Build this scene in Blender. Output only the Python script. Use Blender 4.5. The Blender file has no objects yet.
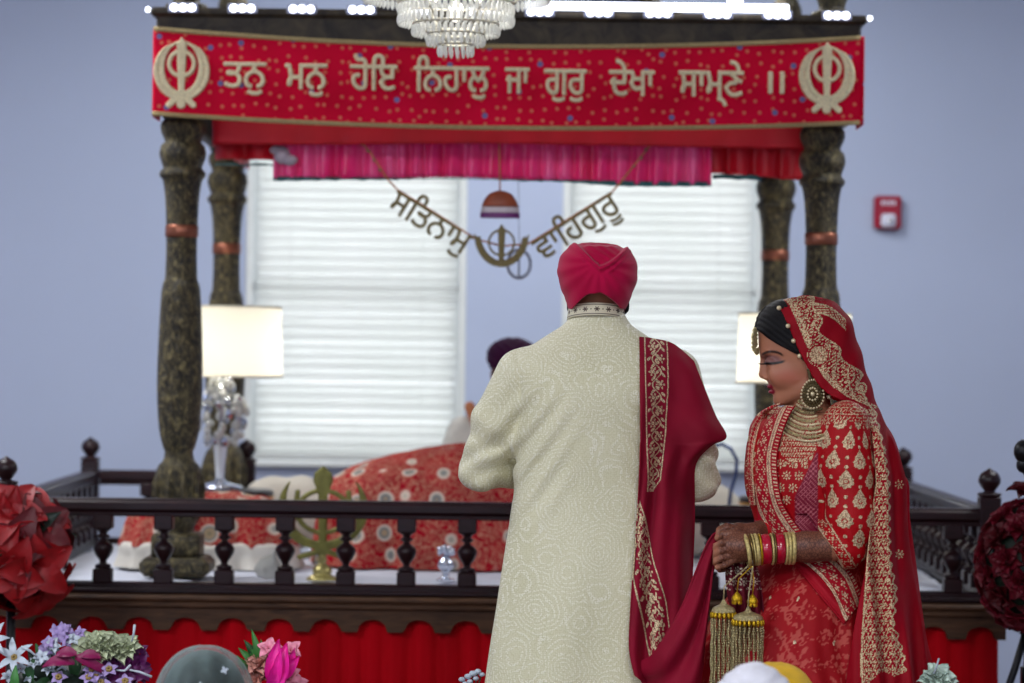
import bpy, math, random
import numpy as np
from mathutils import Vector, Matrix
random.seed(7); np.random.seed(7)
SC = bpy.context.scene
COL = SC.collection
F = 2800.0
CAMZ = 1.5
# ------------------------------------------------------------------ camera
cam = bpy.data.cameras.new('camera')
camo = bpy.data.objects.new('camera', cam); COL.objects.link(camo); SC.camera = camo
cam.sensor_width = 36.0; cam.lens = F/1024*36.0
cam.clip_end = 100
PITCH = 17/F; ROLL = math.radians(0.70)
camo.matrix_world = Matrix.Translation((0, 0, CAMZ)) @ Matrix.Rotation(math.pi/2+PITCH, 4, 'X') @ Matrix.Rotation(ROLL, 4, 'Z')
cam.dof.use_dof = True; cam.dof.focus_distance = 6.95; cam.dof.aperture_fstop = 3.0
CM = camo.matrix_world.to_3x3()
# ------------------------------------------------------------------ light and exposure
SC.view_settings.view_transform = 'Standard'; SC.view_settings.look = 'None'
SC.view_settings.gamma = 1; SC.view_settings.use_curve_mapping = False
SC.view_settings.exposure = 0.0
SC.cycles.use_denoising = True
SC.cycles.max_bounces = 8; SC.cycles.transparent_max_bounces = 12
SC.cycles.sample_clamp_indirect = 4
W = bpy.data.worlds.new('sky'); SC.world = W; W.use_nodes = True
W.node_tree.nodes['Background'].inputs[0].default_value = (0.93, 0.965, 1.0, 1)   # overcast daylight outside the windows
W.node_tree.nodes['Background'].inputs[1].default_value = 3.0
def area(name, loc, rot, sx, sy, power, col):
    l = bpy.data.lights.new(name, 'AREA'); l.shape = 'RECTANGLE'; l.size = sx; l.size_y = sy
    l.energy = power; l.color = col
    o = bpy.data.objects.new(name, l); o.location = loc; o.rotation_euler = rot; COL.objects.link(o)
    return o
CEIL = 3.75
PANELS = [(-3.2, -1.0, 170), (-3.0, 3.6, 175), (0.6, -1.0, 180), (0.8, 3.0, 60), (-2.6, 9.4, 88), (2.8, 9.4, 66), (0.1, 11.2, 62)]
for k, (x, y, p) in enumerate(PANELS):
    area('ceiling_panel_light', (x, y, CEIL-0.07), (0, 0, 0), 1.15, 1.15, p, (0.95, 0.97, 1.0))

# ------------------------------------------------------------------ helpers
def P(px, py, Y):
    d = CM @ Vector(((px-512)/F, -(py-341.5)/F, -1.0))
    return np.array([d.x*Y/d.y, Y, CAMZ + d.z*Y/d.y])
def lin(c):
    r = []
    for v in c:
        v /= 255.0
        r.append(v/12.92 if v <= 0.04045 else ((v+0.055)/1.055)**2.4)
    return (r[0], r[1], r[2], 1.0)
class N:
    """a small wrapper for writing node materials"""
    def __init__(s, name):
        s.m = bpy.data.materials.new(name); s.m.use_nodes = True
        s.t = s.m.node_tree; s.b = s.t.nodes['Principled BSDF']; s.out = s.t.nodes['Material Output']
    def n(s, typ, ins={}, **kw):
        nd = s.t.nodes.new(typ)
        for k, v in kw.items(): setattr(nd, k, v)
        for k, v in ins.items(): s.set(nd.inputs[k], v)
        return nd
    def set(s, sock, v):
        if isinstance(v, bpy.types.NodeSocket): s.t.links.new(v, sock)
        elif isinstance(v, (tuple, list)) and len(v) == 3 and sock.type == 'RGBA': sock.default_value = (*v, 1)
        else: sock.default_value = v
    def obj(s, scale=(1, 1, 1), kind='Object'):
        tc = s.n('ShaderNodeTexCoord')
        if scale == (1, 1, 1): return tc.outputs[kind]
        return s.n('ShaderNodeMapping', {'Vector': tc.outputs[kind], 'Scale': scale}).outputs[0]
    def attr(s, name, out='Fac'):
        return s.n('ShaderNodeAttribute', attribute_name=name).outputs[out]
    def noise(s, scale, vec=None, detail=3, rough=.5, dist=0, out='Fac'):
        d = {'Scale': scale, 'Detail': detail, 'Roughness': rough, 'Distortion': dist}
        d['Vector'] = vec if vec is not None else s.obj()
        return s.n('ShaderNodeTexNoise', d).outputs[out]
    def vor(s, scale, vec=None, out='Distance', feature='F1', rnd=1.0):
        d = {'Scale': scale, 'Randomness': rnd}
        d['Vector'] = vec if vec is not None else s.obj()
        return s.n('ShaderNodeTexVoronoi', d, feature=feature).outputs[out]
    def flat(s, sc=1.0):
        sp = s.n('ShaderNodeSeparateXYZ', {0: s.obj()}); return s.n('ShaderNodeCombineXYZ', {0: sp.outputs[0], 1: sp.outputs[2]}).outputs[0]
    def vor2(s, scale, rnd=1.0, out='Distance'):
        return s.n('ShaderNodeTexVoronoi', {'Vector': s.flat(), 'Scale': scale, 'Randomness': rnd}, voronoi_dimensions='2D').outputs[out]
    def math(s, op, a, b=0.0, c=0.0):
        nd = s.n('ShaderNodeMath', operation=op)
        s.set(nd.inputs[0], a); s.set(nd.inputs[1], b); s.set(nd.inputs[2], c)
        return nd.outputs[0]
    def ramp(s, v, stops, interp='LINEAR'):
        nd = s.n('ShaderNodeValToRGB', {'Fac': v}); cr = nd.color_ramp; cr.interpolation = interp
        while len(cr.elements) < len(stops): cr.elements.new(0.5)
        for e, (p, c) in zip(cr.elements, stops):
            e.position = p; e.color = c if isinstance(c, tuple) else (c, c, c, 1)
        return nd.outputs[0]
    def mix(s, f, a, b, blend='MIX'):
        nd = s.n('ShaderNodeMix', data_type='RGBA', blend_type=blend)
        s.set(nd.inputs[0], f); s.set(nd.inputs[6], a); s.set(nd.inputs[7], b)
        return nd.outputs[2]
    def bump(s, h, strength=.3, dist=.01):
        s.set(s.b.inputs['Normal'], s.n('ShaderNodeBump', {'Height': h, 'Strength': strength, 'Distance': dist}).outputs[0])
    def p(s, **kw):
        names = dict(col='Base Color', rough='Roughness', metal='Metallic', spec='Specular IOR Level', trans='Transmission Weight',
                     emit='Emission Color', es='Emission Strength', alpha='Alpha', sheen='Sheen Weight', coat='Coat Weight', sss='Subsurface Weight', ior='IOR')
        for k, v in kw.items(): s.set(s.b.inputs[names[k]], v)
        return s
def simple(name, c, rough=.5, metal=0, var=.12, scale=20, bump=.0, **kw):
    m = N(name); c = lin(c)
    nz = m.noise(scale)
    d = tuple(max(0, x*(1-var)) for x in c[:3])+(1,); u = tuple(min(1, x*(1+var)) for x in c[:3])+(1,)
    m.p(col=m.ramp(nz, [(.3, d), (.7, u)]), rough=rough, metal=metal, **kw)
    if bump: m.bump(m.noise(scale*4), bump, .005)
    return m.m
def emis(name, c, s):
    m = N(name); m.p(col=(*lin(c)[:3], 1), emit=(*lin(c)[:3], 1), es=s, rough=.4); return m.m

def mesh(name, V, Fc, mat=None, parent=None, smooth=True, loc=None, attrs=None, mats=None, fm=None):
    me = bpy.data.meshes.new(name)
    V = np.asarray(V, dtype=np.float32)
    if isinstance(Fc, np.ndarray) and Fc.ndim == 2:
        k = Fc.shape[1]; n = len(Fc)
        me.vertices.add(len(V)); me.vertices.foreach_set('co', V.ravel())
        me.loops.add(n*k); me.loops.foreach_set('vertex_index', Fc.astype(np.int32).ravel())
        me.polygons.add(n); me.polygons.foreach_set('loop_start', np.arange(0, n*k, k, dtype=np.int32))
        me.polygons.foreach_set('loop_total', np.full(n, k, dtype=np.int32))
        me.update(calc_edges=True)
    else:
        me.from_pydata([tuple(map(float, v)) for v in V], [], [tuple(map(int, f)) for f in Fc])
    if attrs:
        for an, av in attrs.items():
            av = np.asarray(av, dtype=np.float32)
            if av.ndim == 1:
                a = me.attributes.new(an, 'FLOAT', 'POINT'); a.data.foreach_set('value', av)
            else:
                a = me.attributes.new(an, 'FLOAT_VECTOR', 'POINT'); a.data.foreach_set('vector', av.ravel())
    if smooth: me.polygons.foreach_set('use_smooth', np.ones(len(me.polygons), dtype=bool))
    me.update()
    o = bpy.data.objects.new(name, me); COL.objects.link(o)
    if mat: me.materials.append(mat)
    if mats:
        for m in mats: me.materials.append(m)
        if fm is not None: me.polygons.foreach_set('material_index', np.asarray(fm, dtype=np.int32))
    if parent is not None: o.parent = parent
    if loc is not None: o.location = loc
    return o
def tag(o, label=None, cat=None, group=None, kind=None):
    if label: o['label'] = label
    if cat: o['category'] = cat
    if group: o['group'] = group
    if kind: o['kind'] = kind
    return o
def thing(name, label, cat, loc=(0, 0, 0), group=None, rz=0):
    o = bpy.data.objects.new(name, None); COL.objects.link(o); o.empty_display_size = .1
    o.location = tuple(float(v) for v in loc); o.rotation_euler = (0, 0, rz)
    return tag(o, label, cat, group)
def copy_tree(o, parent=None):
    c = o.copy(); COL.objects.link(c)
    if parent is not None: c.parent = parent
    for ch in [x for x in KIDS.get(o.name, [])]: copy_tree(ch, c)
    return c
KIDS = {}
def remember(root):
    KIDS.clear()
    for x in SC.objects:
        if x.parent: KIDS.setdefault(x.parent.name, []).append(x)

class MB:
    """collects plain shapes into one mesh"""
    def __init__(s): s.V = []; s.F = []
    def add(s, V, Fc):
        b = len(s.V); s.V += [tuple(v) for v in V]; s.F += [tuple(i+b for i in f) for f in Fc]; return s
    def box(s, x0, x1, y0, y1, z0, z1, bev=0.0):
        if bev:
            b = bev; V = []; F_ = []
            # chamfered box through three nested rings
            rings = [(z0, b), (z0+b, 0), (z1-b, 0), (z1, b)]
            for z, q in rings:
                c = b
                V += [(x0+c, y0+q, z), (x1-c, y0+q, z), (x1-q, y0+c, z), (x1-q, y1-c, z), (x1-c, y1-q, z), (x0+c, y1-q, z), (x0+q, y1-c, z), (x0+q, y0+c, z)]
            for r in range(3):
                for k in range(8):
                    a = r*8+k; d = r*8+(k+1) % 8; F_.append((a, d, d+8, a+8))
            F_.append(tuple(range(7, -1, -1))); F_.append(tuple(range(24, 32)))
            return s.add(V, F_)
        V = [(x, y, z) for z in (z0, z1) for y in (y0, y1) for x in (x0, x1)]
        return s.add(V, [(0, 2, 3, 1), (4, 5, 7, 6), (0, 1, 5, 4), (2, 6, 7, 3), (0, 4, 6, 2), (1, 3, 7, 5)])
    def tube(s, pts, r, n=8, cap=True):
        pts = [Vector([float(c) for c in p]) for p in pts]; L = len(pts)
        rr = r if isinstance(r, (list, tuple, np.ndarray)) else [r]*L
        T = [(pts[min(i+1, L-1)]-pts[max(i-1, 0)]).normalized() for i in range(L)]
        up = Vector((0, 0, 1)) if abs(T[0].z) < .9 else Vector((1, 0, 0))
        a = T[0].cross(up).normalized(); V = []; F_ = []
        for i in range(L):
            a = (a-T[i]*a.dot(T[i])).normalized(); b = T[i].cross(a)
            for k in range(n):
                t = 2*math.pi*k/n; V.append(pts[i]+(a*math.cos(t)+b*math.sin(t))*float(rr[i]))
        for i in range(L-1):
            for k in range(n):
                F_.append((i*n+k, i*n+(k+1) % n, (i+1)*n+(k+1) % n, (i+1)*n+k))
        if cap: F_.append(tuple(range(n-1, -1, -1))); F_.append(tuple(range((L-1)*n, L*n)))
        return s.add(V, F_)
    def lathe(s, prof, c=(0, 0, 0), n=24, sq=None, sx=1, sy=1):
        """prof: [(r,z)...] bottom to top"""
        V = []; F_ = []; L = len(prof)
        for r, z in prof:
            for k in range(n):
                t = 2*math.pi*k/n; V.append((c[0]+r*sx*math.cos(t), c[1]+r*sy*math.sin(t), c[2]+z))
        for i in range(L-1):
            for k in range(n):
                F_.append((i*n+k, i*n+(k+1) % n, (i+1)*n+(k+1) % n, (i+1)*n+k))
        F_.append(tuple(range(n-1, -1, -1))); F_.append(tuple(range((L-1)*n, L*n)))
        return s.add(V, F_)
    def ball(s, c, r, n=12, m=8, sc=(1, 1, 1), rot=None):
        V = []; F_ = []
        for i in range(m+1):
            a = math.pi*i/m-math.pi/2
            for k in range(n):
                t = 2*math.pi*k/n
                v = Vector((r*sc[0]*math.cos(a)*math.cos(t), r*sc[1]*math.cos(a)*math.sin(t), r*sc[2]*math.sin(a)))
                if rot is not None: v = rot @ v
                V.append((c[0]+v.x, c[1]+v.y, c[2]+v.z))
        for i in range(m):
            for k in range(n):
                F_.append((i*n+k, i*n+(k+1) % n, (i+1)*n+(k+1) % n, (i+1)*n+k))
        return s.add(V, F_)
    def build(s, name, mat, parent=None, smooth=True, loc=None):
        return mesh(name, s.V, s.F, mat, parent, smooth, loc)
def smooth_prof(pts, k=4):
    """Catmull-Rom through (r,z) points"""
    out = []; n = len(pts)
    for i in range(n-1):
        p0 = pts[max(i-1, 0)]; p1 = pts[i]; p2 = pts[i+1]; p3 = pts[min(i+2, n-1)]
        for j in range(k):
            t = j/k
            out.append(tuple(.5*((2*p1[d])+(-p0[d]+p2[d])*t+(2*p0[d]-5*p1[d]+4*p2[d]-p3[d])*t*t+(-p0[d]+3*p1[d]-3*p2[d]+p3[d])*t**3) for d in range(len(p1))))
    out.append(tuple(pts[-1])); return out
def grid(name, A, mat, parent=None, thick=0.0, attrs=None, loc=None, close=False):
    """A: (nv,nu,3) array of points -> sheet"""
    nv, nu = A.shape[:2]
    idx = np.arange(nv*nu).reshape(nv, nu)
    if close: idx = np.concatenate([idx, idx[:, :1]], 1)
    q = np.stack([idx[:-1, :-1], idx[:-1, 1:], idx[1:, 1:], idx[1:, :-1]], -1).reshape(-1, 4)
    at = {k: np.asarray(v).reshape(nv*nu, *np.asarray(v).shape[2:]) for k, v in attrs.items()} if attrs else None
    o = mesh(name, A.reshape(-1, 3), q, mat, parent, True, loc, at)
    if thick:
        sm = o.modifiers.new('thick', 'SOLIDIFY'); sm.thickness = thick; sm.offset = 0
    return o
def interp_rows(rows, nv, nu, smooth=True):
    """rows: list of lists of 3D points (any count per row) -> (nv,nu,3) array, Catmull-Rom both ways"""
    def cr(arr, n):
        arr = np.asarray(arr, float); m = len(arr); t = np.linspace(0, m-1, n); i = np.clip(t.astype(int), 0, m-2); f = (t-i)[:, None]
        f = f.reshape((-1,)+(1,)*(arr.ndim-1))
        p0 = arr[np.maximum(i-1, 0)]; p1 = arr[i]; p2 = arr[i+1]; p3 = arr[np.minimum(i+2, m-1)]
        if not smooth: return p1*(1-f)+p2*f
        return .5*(2*p1+(p2-p0)*f+(2*p0-5*p1+4*p2-p3)*f*f+(3*p1-p0-3*p2+p3)*f**3)
    R = np.stack([cr(r, nu) for r in rows])
    return cr(R, nv)

# ------------------------------------------------------------------ implicit bodies turned into one continuous mesh
def rot_m(rx=0, ry=0, rz=0):
    return np.array((Matrix.Rotation(rz, 3, 'Z') @ Matrix.Rotation(ry, 3, 'Y') @ Matrix.Rotation(rx, 3, 'X')), float)
class SDF:
    def __init__(s, lo, hi, h):
        s.h = h; s.lo = np.array(lo, float)
        s.n = np.ceil((np.array(hi)-s.lo)/h).astype(int)+1
        s.f = np.full(tuple(s.n), 0.2, np.float32)
    def ax(s, sl=None):
        g = [s.lo[d]+s.h*np.arange(s.n[d]) for d in range(3)]
        if sl: g = [g[d][sl[d]] for d in range(3)]
        return g[0][:, None, None].astype(np.float32), g[1][None, :, None].astype(np.float32), g[2][None, None, :].astype(np.float32)
    def box(s, lo, hi):
        a = np.clip(np.floor((np.array(lo)-s.lo)/s.h).astype(int), 0, s.n-1); b = np.clip(np.ceil((np.array(hi)-s.lo)/s.h).astype(int)+1, 1, s.n)
        return tuple(slice(int(a[d]), int(max(b[d], a[d]+1))) for d in range(3))
    def comb(s, sl, d, k, mode):
        f = s.f[sl]
        if mode == 'add':
            if k > 0:
                h = np.clip(.5+.5*(f-d)/k, 0, 1); r = f*(1-h)+d*h-k*h*(1-h)
            else: r = np.minimum(f, d)
        else:
            if k > 0:
                h = np.clip(.5-.5*(f+d)/k, 0, 1); r = f*(1-h)-d*h+k*h*(1-h)
            else: r = np.maximum(f, -d)
        s.f[sl] = r
    def cap(s, a, b, ra, rb=None, k=.02, mode='add'):
        rb = ra if rb is None else rb
        a = np.array(a, float); b = np.array(b, float); m = max(ra, rb)+k+.02
        sl = s.box(np.minimum(a, b)-m, np.maximum(a, b)+m); x, y, z = s.ax(sl)
        ab = b-a; L = max((ab**2).sum(), 1e-9)
        t = np.clip(((x-a[0])*ab[0]+(y-a[1])*ab[1]+(z-a[2])*ab[2])/L, 0, 1)
        d = np.sqrt((x-a[0]-ab[0]*t)**2+(y-a[1]-ab[1]*t)**2+(z-a[2]-ab[2]*t)**2)-(ra+(rb-ra)*t)
        s.comb(sl, d, k, mode); return s
    def chain(s, pts, rs, k=.01, mode='add'):
        for i in range(len(pts)-1): s.cap(pts[i], pts[i+1], rs[i], rs[i+1], k, mode)
        return s
    def ell(s, c, r, R=None, k=.02, mode='add'):
        c = np.array(c, float); r = np.array(r, float); m = r.max()+k+.02
        sl = s.box(c-m, c+m); x, y, z = s.ax(sl); p = [x-c[0], y-c[1], z-c[2]]
        if R is not None:
            p = [p[0]*R[0, i]+p[1]*R[1, i]+p[2]*R[2, i] for i in range(3)]
        q = np.sqrt((p[0]/r[0])**2+(p[1]/r[1])**2+(p[2]/r[2])**2)
        q2 = np.sqrt((p[0]/r[0]**2)**2+(p[1]/r[1]**2)**2+(p[2]/r[2]**2)**2)+1e-6
        s.comb(sl, q*(q-1)/q2, k, mode); return s
    def loft(s, rows, k=.02, e=2.0, mode='add'):
        """rows: (z, cx, cy, rx, ry) ascending"""
        rows = np.array(sorted(rows), float); m = rows[:, 3:].max()+.05
        lo = [rows[:, 1].min()-m, rows[:, 2].min()-m, rows[0, 0]-.03]; hi = [rows[:, 1].max()+m, rows[:, 2].max()+m, rows[-1, 0]+.03]
        sl = s.box(lo, hi); x, y, z = s.ax(sl); zz = z.ravel()
        rr = np.array(smooth_prof([tuple(r) for r in rows], 6)); o = np.argsort(rr[:, 0]); rr = rr[o]
        g = [np.interp(zz, rr[:, 0], rr[:, j])[None, None, :] for j in range(1, 5)]
        q = ((np.abs((x-g[0])/g[2]))**e+(np.abs((y-g[1])/g[3]))**e)**(1/e)
        d = (q-1)*np.minimum(g[2], g[3])
        cap = np.maximum(rows[0, 0]-z, z-rows[-1, 0])
        s.comb(sl, np.maximum(d, cap), k, mode); return s
    def field(s, fn, lo=None, hi=None, k=.0, mode='add'):
        sl = s.box(lo, hi) if lo is not None else (slice(None),)*3
        x, y, z = s.ax(sl); s.comb(sl, fn(x, y, z).astype(np.float32), k, mode); return s
    def perturb(s, fn):
        x, y, z = s.ax(); s.f += fn(x, y, z).astype(np.float32); return s
    def net(s, relax=1):
        f = s.f; f[0] = f[-1] = .1; f[:, 0] = f[:, -1] = .1; f[:, :, 0] = f[:, :, -1] = .1
        ins = f < 0; n = np.array(f.shape)
        cnt = np.zeros(tuple(n-1), np.int8)
        for i in (0, 1):
            for j in (0, 1):
                for k in (0, 1): cnt += ins[i:n[0]-1+i, j:n[1]-1+j, k:n[2]-1+k]
        act = np.argwhere((cnt > 0) & (cnt < 8)); ids = np.full(tuple(n-1), -1, np.int32)
        ids[act[:, 0], act[:, 1], act[:, 2]] = np.arange(len(act))
        acc = np.zeros((len(act), 3)); c = np.zeros(len(act))
        corners = [(i, j, k) for i in (0, 1) for j in (0, 1) for k in (0, 1)]
        for a in corners:
            for d in range(3):
                if a[d]: continue
                b = list(a); b[d] = 1
                fa = f[act[:, 0]+a[0], act[:, 1]+a[1], act[:, 2]+a[2]]; fb = f[act[:, 0]+b[0], act[:, 1]+b[1], act[:, 2]+b[2]]
                m = (fa < 0) != (fb < 0); t = np.where(m, fa/np.where(m, fa-fb, 1), 0)
                p = np.array(a, float)[None].repeat(len(act), 0); p[:, d] += t
                acc[m] += p[m]; c[m] += 1
        V = s.lo+s.h*(act+acc/c[:, None])
        Q = []
        for d in range(3):
            o = [x for x in range(3) if x != d]
            sa = [slice(None)]*3; sb = [slice(None)]*3; sa[d] = slice(0, -1); sb[d] = slice(1, None)
            for q in o: sa[q] = slice(1, -1); sb[q] = slice(1, -1)
            A = ins[tuple(sa)]; B = ins[tuple(sb)]
            for w, msk in ((0, A & ~B), (1, ~A & B)):
                e = np.argwhere(msk)
                if not len(e): continue
                for q in o: e[:, q] += 1
                def cell(du, dv):
                    g = e.copy(); g[:, o[0]] += du; g[:, o[1]] += dv; return ids[g[:, 0], g[:, 1], g[:, 2]]
                q4 = np.stack([cell(-1, -1), cell(0, -1), cell(0, 0), cell(-1, 0)], -1)
                flip = (w == 1) ^ (d == 1)
                Q.append(q4[:, ::-1] if flip else q4)
        Q = np.concatenate(Q)
        for _ in range(relax):
            S = np.zeros_like(V); cc = np.zeros(len(V))
            for i in range(4):
                np.add.at(S, Q[:, i], V[Q[:, (i+1) % 4]]); np.add.at(cc, Q[:, i], 1)
                np.add.at(S, Q[:, i], V[Q[:, (i-1) % 4]]); np.add.at(cc, Q[:, i], 1)
            V = V*.4+.6*S/cc[:, None]
        return V, Q
def sstep(a, b, x):
    t = np.clip((x-a)/(b-a+1e-12), 0, 1); return t*t*(3-2*t)
_g = np.random.RandomState(3).rand(64, 64, 64).astype(np.float32)
def vnoise(x, y, z):
    """smooth value noise on arrays"""
    x, y, z = np.broadcast_arrays(x, y, z); r = 0
    i = np.floor(x).astype(int); j = np.floor(y).astype(int); k = np.floor(z).astype(int)
    u = x-i; v = y-j; w = z-k; u = u*u*(3-2*u); v = v*v*(3-2*v); w = w*w*(3-2*w)
    for a in (0, 1):
        for b in (0, 1):
            for c in (0, 1):
                r = r+_g[(i+a) % 64, (j+b) % 64, (k+c) % 64]*(u if a else 1-u)*(v if b else 1-v)*(w if c else 1-w)
    return r*2-1
# ------------------------------------------------------------------ room
def wallmat(name, c):
    m = N(name); cl = lin(c); nz = m.noise(1.3, detail=4)
    m.p(col=m.ramp(nz, [(.3, tuple(v*.96 for v in cl[:3])+(1,)), (.7, cl)]), rough=.75, spec=.2); m.bump(m.noise(90), .05, .002); return m.m
M_wall = wallmat('wall_paint', (184, 195, 219))
M_ceil = wallmat('ceiling_paint', (225, 228, 232))
M_floor = N('floor_carpet'); M_floor.p(col=M_floor.ramp(M_floor.noise(60), [(.3, lin((86, 70, 66))), (.7, lin((112, 90, 84)))]), rough=.95); M_floor = M_floor.m
M_white = simple('white_paint', (226, 230, 226), .5, var=.03)
XW, YW, YB = 5.2, 13.0, -2.5
def st(o): o['kind'] = 'structure'; return o
st(MB().box(-XW, XW, YB, YW+.2, -.1, 0).build('floor', M_floor, smooth=False))
st(MB().box(-XW, XW, YB, YW+.2, CEIL, CEIL+.1).build('ceiling', M_ceil, smooth=False))
st(MB().box(-XW-.1, -XW, YB, YW+.2, -.1, CEIL).build('wall_left', M_wall, smooth=False))
st(MB().box(XW, XW+.1, YB, YW+.2, -.1, CEIL).build('wall_right', M_wall, smooth=False))
st(MB().box(-XW, XW, YB-.1, YB, -.1, CEIL).build('wall_front', M_wall, smooth=False))
WZ0, WZ1 = 1.02, 2.62
WIN = [(-1.235, -.22), (.235, 1.155)]
mb = MB(); xs = [-XW]+[v for w in WIN for v in w]+[XW]
for i in range(0, len(xs), 2): mb.box(xs[i], xs[i+1], YW, YW+.2, 0, CEIL)
for a, b in WIN: mb.box(a, b, YW, YW+.2, 0, WZ0); mb.box(a, b, YW, YW+.2, WZ1, CEIL)
st(mb.build('wall_back', M_wall, smooth=False))
m = N('blind_slat'); nz = m.noise(3); m.p(col=m.ramp(nz, [(.3, lin((234, 236, 231))), (.7, lin((243, 243, 240)))]), rough=.6)
tr = m.n('ShaderNodeBsdfTranslucent', {'Color': lin((238, 239, 238))}); mx = m.n('ShaderNodeMixShader', {0: .55})
m.t.links.new(m.b.outputs[0], mx.inputs[1]); m.t.links.new(tr.outputs[0], mx.inputs[2]); m.t.links.new(mx.outputs[0], m.out.inputs[0]); M_slat = m.m
m = N('window_glass'); m.p(col=(.95, .98, 1, 1), rough=.02, trans=1.0, ior=1.1, alpha=.35); m.bump(m.noise(2), .02); M_glass = m.m
for i, (a, b) in enumerate(WIN):
    fr = MB()
    for (x0, x1, z0, z1) in ((a, a+.05, WZ0, WZ1), (b-.05, b, WZ0, WZ1), (a, b, WZ0, WZ0+.05), (a, b, WZ1-.05, WZ1), (a, b, 1.8, 1.84)):
        fr.box(x0, x1, YW+.1, YW+.16, z0, z1, .006)
    w = st(fr.build('window_%d' % (i+1), M_white, smooth=False))
    MB().box(a-.03, b+.03, YW-.05, YW+.1, WZ0-.035, WZ0, .008).build('window_sill', M_white, w, False)
    MB().box(a+.04, b-.04, YW+.125, YW+.131, WZ0+.04, WZ1-.04).build('pane', M_glass, w, False)
    cs = MB()
    for (x0, x1) in ((a-.005, a+.03), (b-.03, b+.005)): cs.box(x0, x1, YW-.012, YW+.02, WZ0, WZ1, .004)
    cs.build('casing', M_white, w, False)
    sl = MB(); z = WZ0+.06; ca, sa = math.cos(math.radians(58)), math.sin(math.radians(58))
    k = 0
    while z < WZ1-.06:
        q = (.0262+.0012*math.sin(k*1.7)); V = []
        for xx in (a+.035, b-.035):
            for t in (-1, -.33, .33, 1):
                bow = .003*(1-t*t)
                V.append((xx, YW+.055-q*t*ca-bow*sa, z+q*t*sa-bow*ca))
            for t in (1, .33, -.33, -1):
                bow = .003*(1-t*t)-.002
                V.append((xx, YW+.055-q*t*ca-bow*sa, z+q*t*sa-bow*ca))
        sl.add(V, [(j, (j+1) % 8, 8+(j+1) % 8, 8+j) for j in range(8)]+[tuple(range(7, -1, -1)), tuple(range(8, 16))])
        z += .0455; k += 1
    for xx in (a+.2, b-.2): sl.tube([(xx, YW+.035, WZ0+.05), (xx, YW+.035, WZ1-.04)], .0015, 4)
    sl.box(a+.035, b-.035, YW+.03, YW+.08, WZ1-.07, WZ1-.02); sl.box(a+.035, b-.035, YW+.03, YW+.075, WZ0+.004, WZ0+.03)
    sl.build('venetian_blind', M_slat, w, False)
M_lightp = emis('ceiling_diffuser', (255, 255, 255), 1.5)
for x, y, p in PANELS:
    t = tag(MB().box(x-.62, x+.62, y-.62, y+.62, CEIL-.05, CEIL, .01).build('ceiling_light', M_white, smooth=False), kind='structure')
    MB().box(x-.57, x+.57, y-.57, y+.57, CEIL-.06, CEIL-.049).build('diffuser', M_lightp, t, False)
# ------------------------------------------------------------------ fire alarm on the back wall
c = P(887, 213, YW)
t = thing('fire_alarm', 'small red fire alarm box with clear strobe on the pale wall right of the canopy', 'fire alarm', (c[0], YW, c[2]))
M_alarm = simple('alarm_red', (158, 16, 48), .35, var=.05)
MB().box(-.064, .064, -.045, 0, -.078, .078, .012).build('housing', M_alarm, t, False)
M_clear = simple('strobe_plastic', (226, 226, 240), .15, var=.05, coat=.5)
s = MB().box(-.034, .034, -.062, -.044, -.068, -.006, .01).build('strobe', M_clear, t, False)
MB().ball((.008, -.066, -.037), .014, 12, 8).build('flash_tube', simple('flash_glass', (250, 250, 255), .08, metal=.6), s)
mb = MB()
for k in range(4): mb.box(-.033+k*.018, -.022+k*.018, -.048, -.044, .035, .055)
mb.build('lettering', M_clear, t, False)
# ------------------------------------------------------------------ platform and railing
m = N('dark_wood'); v = m.obj((1, 1, 6)); nz = m.noise(9, v, 5, .6, .8)
m.p(col=m.ramp(nz, [(.25, lin((20, 7, 11))), (.6, lin((38, 15, 19))), (.85, lin((58, 27, 28)))]), rough=.36, spec=.3, coat=.05); m.bump(nz, .12, .003); M_wood = m.m
m = N('carved_fascia_wood'); v = m.obj((1, 1, 8)); nz = m.noise(7, v, 6, .65, 1.2)
m.p(col=m.ramp(nz, [(.25, lin((34, 20, 13))), (.6, lin((78, 52, 33))), (.85, lin((106, 76, 50)))]), rough=.6, spec=.25); m.bump(nz, .3, .004); M_fascia = m.m
def pleat(name, c1, c2, rough=.55, sheen=.3, spec=.5):
    m = N(name); nz = m.noise(6, m.obj((1, 1, .3)), 3)
    m.p(col=m.ramp(nz, [(.3, lin(c1)), (.7, lin(c2))]), rough=rough, sheen=sheen, spec=spec); m.bump(m.noise(300), .08, .001); return m.m
M_skirt = pleat('red_skirt_cloth', (150, 0, 10), (182, 0, 18), .8, 0, .1)
M_sheet = simple('white_sheet', (206, 210, 222), .85, var=.04, scale=5, bump=.1)
PX0, PX1, PY0, PY1, PZ = -1.70, 1.585, 8.93, 11.32, .735
plat = thing('raised_platform', 'wide wooden platform with scalloped fascia and red pleated skirt carrying the canopy', 'platform', (0, 0, 0))
MB().box(PX0+.03, PX1-.03, PY0+.05, PY1, .04, PZ-.02).build('deck', M_fascia, plat, False)
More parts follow.
